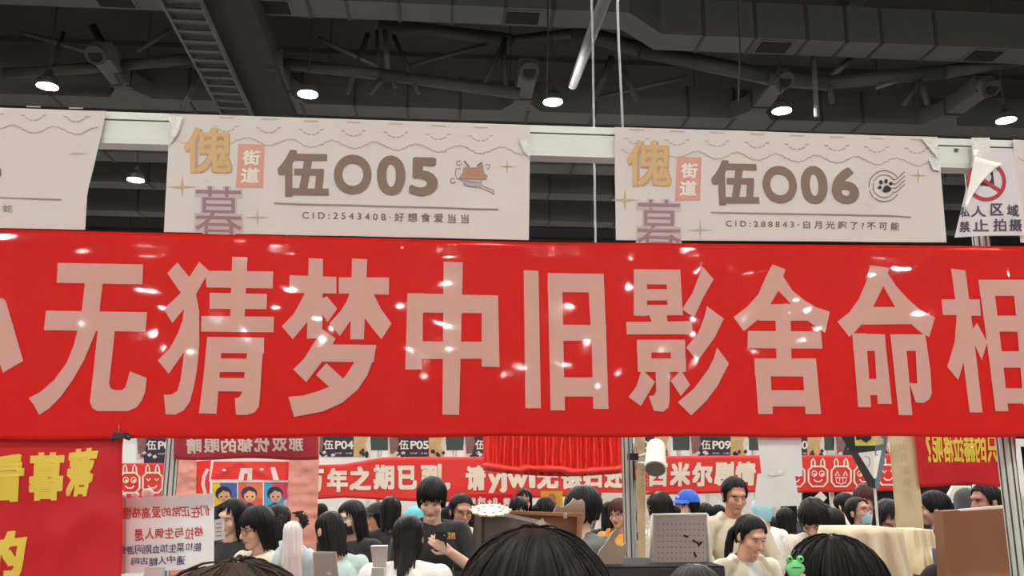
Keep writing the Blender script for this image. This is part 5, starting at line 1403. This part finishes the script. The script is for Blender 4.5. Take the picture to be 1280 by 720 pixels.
# ---------------------------------------------------------------- the people
LH = dict
p1 = person('person with black bob, spectacles and cream top, head turned left behind the handwritten poster', 322, 631, 4.0, face=-38, pitch=14, turn=-8, hair='bob', hmat=H_black, top=F_cream, skin=0, glasses=True, vox=.006)
person('person with long black hair and black top, half hidden behind the bespectacled person in cream', 291, 622, 4.6, face=-8, pitch=10, turn=-14, roll=8, hair='long', top=F_black, skin=2, vox=.007)
person('person with dark hair and pale blue top, behind the person with the black bob', 349, 630, 5.1, face=150, hair='bob', top=F_lblue)
person('person with dark bob in a mint jacket seen from behind, by the pink paper', 413, 636, 4.0, face=215, pitch=18, turn=10, hair='bob', top=F_mint, skin=1, sleeve=.95, hvol=.94)
person('person in a black mask and black shirt with long dark hair, facing left', 440, 624, 4.85, face=-28, pitch=10, turn=-12, hair='long', top=F_black, mask=F_maskb, skin=2, sleeve=.42, arms=(((-.25, -.06, 1.13), (-.06, -.27, 1.06)), ((.22, .0, 1.12), (.02, -.26, 1.02))), hmat=H_soft, vox=.007)
person('person in black cap and rust brown jacket, deep in the crowd left of centre', 471, 629, 7.0, face=-60, hair='bob', top=F_brown, cap=F_black, detail=1)
person('person in dark jacket with black hair seen from behind, left of the man in black', 489, 619, 5.6, face=190, hair='bob', top=F_black, hvol=1.02)
person('person with turquoise hair, half hidden behind the man in black', 519, 632, 6.0, face=160, hair='long', hmat=H_cyan, top=F_dgrey)
person('woman with long dark hair and white top, back turned before the man in black', 511, 642, 3.6, face=178, pitch=30, hair='longback', hmat=H_soft, top=F_white, hvol=1.0, sleeve=.4, widen=1.1, htab=[(0, .07), (30, .04), (60, -.09), (90, -.13), (135, -.18), (165, -.25), (180, -.28)], hkw=dict(taper=.25))
pm_ = person('man with mop of black hair and black shirt looking down at a phone', 540, 596, 4.45, face=8, pitch=24, turn=-8, hair='mop', top=F_black, skin=2, sleeve=.46, vox=.0055,
             arms=(((-.225, .03, 1.12), (-.2, -.12, .90)), ((.28, -.06, 1.13), (.085, -.25, 1.275))))
W = pm_['W']; B_ = pm_['B']
m = MB(); c = W((.035, -.305, 1.335)); rx_ = Matrix.Rotation(R(35), 3, 'X')
m.box(c, B_ @ rx_ @ Vector((.036, 0, 0)), B_ @ rx_ @ Vector((0, .005, 0)), B_ @ rx_ @ Vector((0, 0, .072)), mat('phone_black', (24, 24, 26), .25, var=0, coat=.5)); m.ball(c + B_ @ rx_ @ Vector((.018, -.006, .05)), .006, M_chrome, 10, 6)
tag(m.build('phone'), 'black phone held by the man in the black shirt', 'phone')
MT = MB(); sfT = Surf((at_y(565, 668, 4.45) - CAM).length)
q0 = W((.055, -.158, 1.33))
for ch, dx in (('黑', 0), ('刃', .035), ('团', .07)):
    vs, fs = glyph(ch)[:2]
    MT.mesh([W((.03 + dx + a * .032, -.112 + b * .022, 1.335 + b * .034)) for a, b in vs], fs, mat('print_orange', (206, 150, 70), .7, var=0))
MT.build('chest_print', bpy.data.objects[pm_['e'].name])
person('person with spectacles, parted dark hair and white top, right of the man in black', 577, 615, 5.0, face=14, pitch=12, turn=6, hair='tied', hmat=H_black, top=F_white, glasses=True, skin=1, vox=.006, open_coat=F_black)
person('person with dark tied hair just behind the spectacled person in white', 600, 629, 5.5, face=40, hair='bob', top=F_white, skin=3)
person('far person with long black hair, above the parted-hair person under the small red strip', 655, 610, 8.0, face=5, hair='long', top=F_black)
person('person with parted black hair and lowered pale face below the small red strip', 648, 620, 6.4, face=12, pitch=32, hair='long', top=F_dgrey, skin=2)
person('person seen from behind with rounded black hair under the yellow poster', 681, 621, 6.0, face=185, hair='bob', top=F_black, bun=(.085, .05, .02))
person('person with bushy black hair and grey leather jacket, back turned beside the foam standee', 730, 610, 4.3, face=142, pitch=8, hair='mop', top=F_grey, mask=F_maskw, hvol=1.28, skin=2)
person('person with red-brown hair, spectacles and orange hooded top beside the chrome pole', 773, 622, 5.6, face=-30, pitch=8, hair='bob', hmat=H_redb, top=F_orange, glasses=True, skin=0, hood=True)
person('person with dark hair and small bun seen from behind, right of the beige scroll', 824, 614, 5.2, face=200, hair='bob', top=F_floral, bun=(-.10, .06, -.02), hmat=H_soft)
person('person in a bright blue cap and white mask facing left', 858, 613, 5.8, face=-55, pitch=4, hair='bob', cap=F_blue, mask=F_maskw, top=F_white, skin=2, vox=.007)
person('person with dark hair in the crowd right of the blue cap', 881, 628, 7.0, face=170, hair='bob', top=F_black)
person('tall man in a beige hooded jacket reaching forward behind the smiling woman', 917, 594, 4.95, face=10, pitch=16, turn=-2, hair='crop', top=F_beige, skin=1, hood=True, vox=.006, lean=4,
       arms=(((-.26, -.04, 1.12), (-.22, -.26, 1.03)), ((.28, -.06, 1.12), (.24, -.28, 1.0))))
person('smiling woman with dark ponytail, open cream coat and white shirt looking down', 937, 641, 3.95, face=20, pitch=22, turn=4, hair='tied', top=F_cream, open_coat=F_white, skin=0, smile=True, vox=.0055,
       arms=(((-.24, -.02, 1.10), (-.14, -.26, 1.02)), ((.25, -.03, 1.12), (.18, -.24, 1.08))), tail=[(-.02, .10, .03), (-.05, .115, -.03), (-.065, .10, -.10), (-.072, .08, -.17), (-.07, .06, -.22)])
person('person with ice blue hair glimpsed behind the man in beige', 951, 621, 6.6, face=190, hair='short', hmat=H_ice, top=F_white)
person('person in a white floral top with head bowed, left of the frog hair clip', 1015, 621, 4.3, face=-28, pitch=42, turn=-4, hair='bob', hmat=H_soft, top=F_floral, skin=0, vox=.006, sleeve=.3, hvol=1.04, htab=[(0, .04), (30, .03), (46, .0), (60, -.07), (90, -.12), (180, -.11)])
person('person in black deep in the crowd behind the blank paper sheets', 981, 634, 6.2, face=180, hair='bob', top=F_black)
person('person with black hair and black top beside the bowed person in floral white', 966, 645, 7.2, face=160, hair='short', top=F_black)
person('person with long black hair seen from behind, between bowed head and masked person', 1038, 634, 5.0, face=200, hair='long', top=F_dgrey)
person('person with short black hair and white shirt turned away, left of the masked person', 1054, 615, 6.4, face=215, hair='short', top=F_white, skin=0)
person('person in pale blue mask and spectacles with a striped top', 1072, 620, 5.4, face=26, pitch=-14, turn=6, hair='tied', top=F_navy, mask=F_mask, glasses=True, skin=1, vox=.006)
person('person with short red-brown hair and dark spectacles facing left under the pennant', 1080, 604, 5.95, face=-42, pitch=14, hair='mop', hmat=H_redb, top=F_white, glasses=True, skin=0, vox=.007)
person('person with long black hair and spectacles looking down, below the pennant pole', 1109, 624, 4.55, face=-4, pitch=30, hair='long', hmat=H_black, top=F_black, glasses=True, skin=1, vox=.006, hvol=1.1)
person('person in a dark coat with pale collar, right of the tall paper scroll', 1165, 612, 4.95, face=-110, pitch=6, hair='short', top=F_black, hood=True, skin=1)
person('person with dark hood up seen from behind, above the brown board', 1206, 611, 6.05, face=190, hair='short', top=F_dgrey, hood='up')
person('man with short black hair in profile facing left, above the brown board', 1229, 602, 4.85, face=-78, pitch=4, hair='crop', top=F_black, skin=3, vox=.006)
person('person with pale fluffy curly hair beside the right post', 1260, 611, 6.3, face=200, hair='mop', hmat=H_pale, top=F_black, hvol=1.2)
far_l = [(402, 629, 9.0, 170, 'bob', 'person far back at the left end of the far slogan banner'), (463, 633, 8.6, 20, 'short', 'person far back between the black mask and the rust jacket'),
         (560, 632, 8.2, 190, 'bob', 'person far back between the man in black and the spectacled person'), (618, 634, 8.8, 160, 'bob', 'person far back above the round doily'),
         (762, 626, 7.2, 185, 'long', 'person far back left of the red-brown haired person'), (840, 631, 7.6, 175, 'bob', 'person far back left of the blue cap'),
         (897, 630, 8.4, 195, 'short', 'person far back beside the man in beige'), (1030, 629, 7.4, 175, 'short', 'person far back under the pale square card'), (1008, 632, 7.8, 190, 'bob', 'person far back left of the pale square card'),
         (1118, 624, 7.6, 160, 'long', 'person far back between the pennant pole and tall scroll'), (1183, 622, 7.4, 200, 'short', 'person far back beside the dark coat at right'), (1250, 616, 7.8, 175, 'bob', 'person far back beside the fluffy pale hair'), (985, 622, 8.6, 170, 'bob', 'person far back under the lower blank sheet')]
for x, y, Y, f, h, lb in far_l:
    person(lb, x, y, Y, face=f, hair=h, top=[F_black, F_dgrey, F_white][x % 3], vox=.011)
# ---- near heads at the lower edge
person('near person with smooth black hair seen from behind at bottom centre', 668, 663, 1.08, face=183, pitch=-2, hair='longback', hmat=H_soft, hvol=1.1, top=F_dgrey, hkw=dict(N=260, M=70, strand=.0019), vox=.009)
nr = person('near person with black hair and a green frog clip, seen from behind at lower right', 1037, 667, 1.68, face=186, pitch=2, hair='bob', hmat=H_black, hvol=1.03, top=F_black, hkw=dict(N=240, M=60, strand=.0019), vox=.009)
person('near person with grey-brown hair seen from behind at lower left', 299, 693, .80, face=176, pitch=0, hair='longback', hmat=H_brown, hvol=1.0, top=F_dgrey, hkw=dict(N=240, M=60, strand=.0019), vox=.009)
person('person with black hair whose crown shows in front of the pegboard', 867, 703, 2.45, face=175, hair='bob', hmat=H_black, hvol=1.05, top=F_black, hkw=dict(N=160, M=40))
# frog clip in the hair
m = MB(); c = at_y(994, 712, 1.60)
M_frog = mat('frog_green', (112, 208, 124), .4, var=.04); M_frogp = mat('frog_pink', (236, 110, 130), .4, var=0)
m.ball(c, (.0145, .010, .0165), M_frog, 18, 12); m.ball(c + Vector((0, 0, .002)), (.0175, .008, .011), M_frog, 16, 10)
for k in (-1, 1):
    m.ball(c + Vector((.0095 * k, -.001, .0175)), .0065, M_frog, 12, 8); m.ball(c + Vector((.0095 * k, -.0065, .0185)), .0026, M_ink, 8, 6)
m.tube([c + Vector((a, -.0098 + abs(a) * .12, .004 - .05 * abs(a) + 8 * a * a)) for a in (-.008, -.004, 0, .004, .008)], .0009, M_ink, 6)
m.ball(c + Vector((.009, -.009, -.011)), (.0065, .005, .0055), M_frogp, 12, 8)
fo = m.build('frog_hair_clip', smooth=True); tag(fo, 'bright green frog hair clip with pink dot in the near black hair', 'hair clip')
# ---- white-haired doll with black feathery ears
M_dollh = mat('doll_hair', (232, 222, 216), .5, var=.05, bump=.4, bscale=40, stretch=(1, 1, .15)); M_dolld = F_lblue; M_feather = mat('feather_black', (26, 24, 24), .8)
DL = 3.1
q = at_y(366, 720, DL); e = empty('white_haired_doll', Vector((q.x, q.y, 1.0)), 'pale doll with long white hair and black feathery ears beside the pink paper', 'doll')
m = MB()
pts = [at_y(366, y, DL) for y in (651, 652, 655, 662, 675, 695, 715, 740)]; rr = [.004, .016, .024, .030, .031, .034, .040, .046]
m.tube(pts, rr, M_dollh, 24); 
for k in range(14):
    a = k * .45; m.tube([p + Vector((math.cos(a) * r * .97, math.sin(a) * r * .97, 0)) for p, r in zip(pts[2:], rr[2:])], .004, M_dollh, 6)
m.build('hair', e, smooth=True)
m = MB(); m.ball(at_y(368, 722, DL + .02), (.068, .045, .115), M_dolld, 20, 14); m.ball(at_y(350, 706, DL + .01), (.03, .03, .06), M_dolld, 14, 10); m.ball(at_y(386, 708, DL + .01), (.03, .03, .06), M_dolld, 14, 10)
for v in m.v: v += Vector((0, 0, 0)) 
m.build('dress', e, smooth=True)
rnd = random.Random(5)
for pl in ([(357, 672), (352, 664), (351, 655), (354, 647)], [(375, 661), (380, 655), (378, 647), (372, 641)]):
    m = MB(); P_ = [at_y(x, y, DL + .01) for x, y in pl]; m.tube(P_, [.008, .014, .013, .004], M_feather, 10)
    for k in range(46):
        i = rnd.randrange(3); t = rnd.random(); p = P_[i].lerp(P_[i + 1], t); d = Vector((rnd.uniform(-1, 1), rnd.uniform(-.8, .8), rnd.uniform(-.2, .9))).normalized()
        m.tube([p, p + d * .012, p + d * .022], [.005, .004, .0006], M_feather, 5)
    m.build('ear', e, smooth=True)
m = MB(); m.box(Vector((q.x, q.y, 0)) + V * .02 + Z * .62, U * .09, V * .07, Z * .62, M_white); tag(m.build('pedestal'), 'white pedestal under the white-haired doll', 'pedestal')
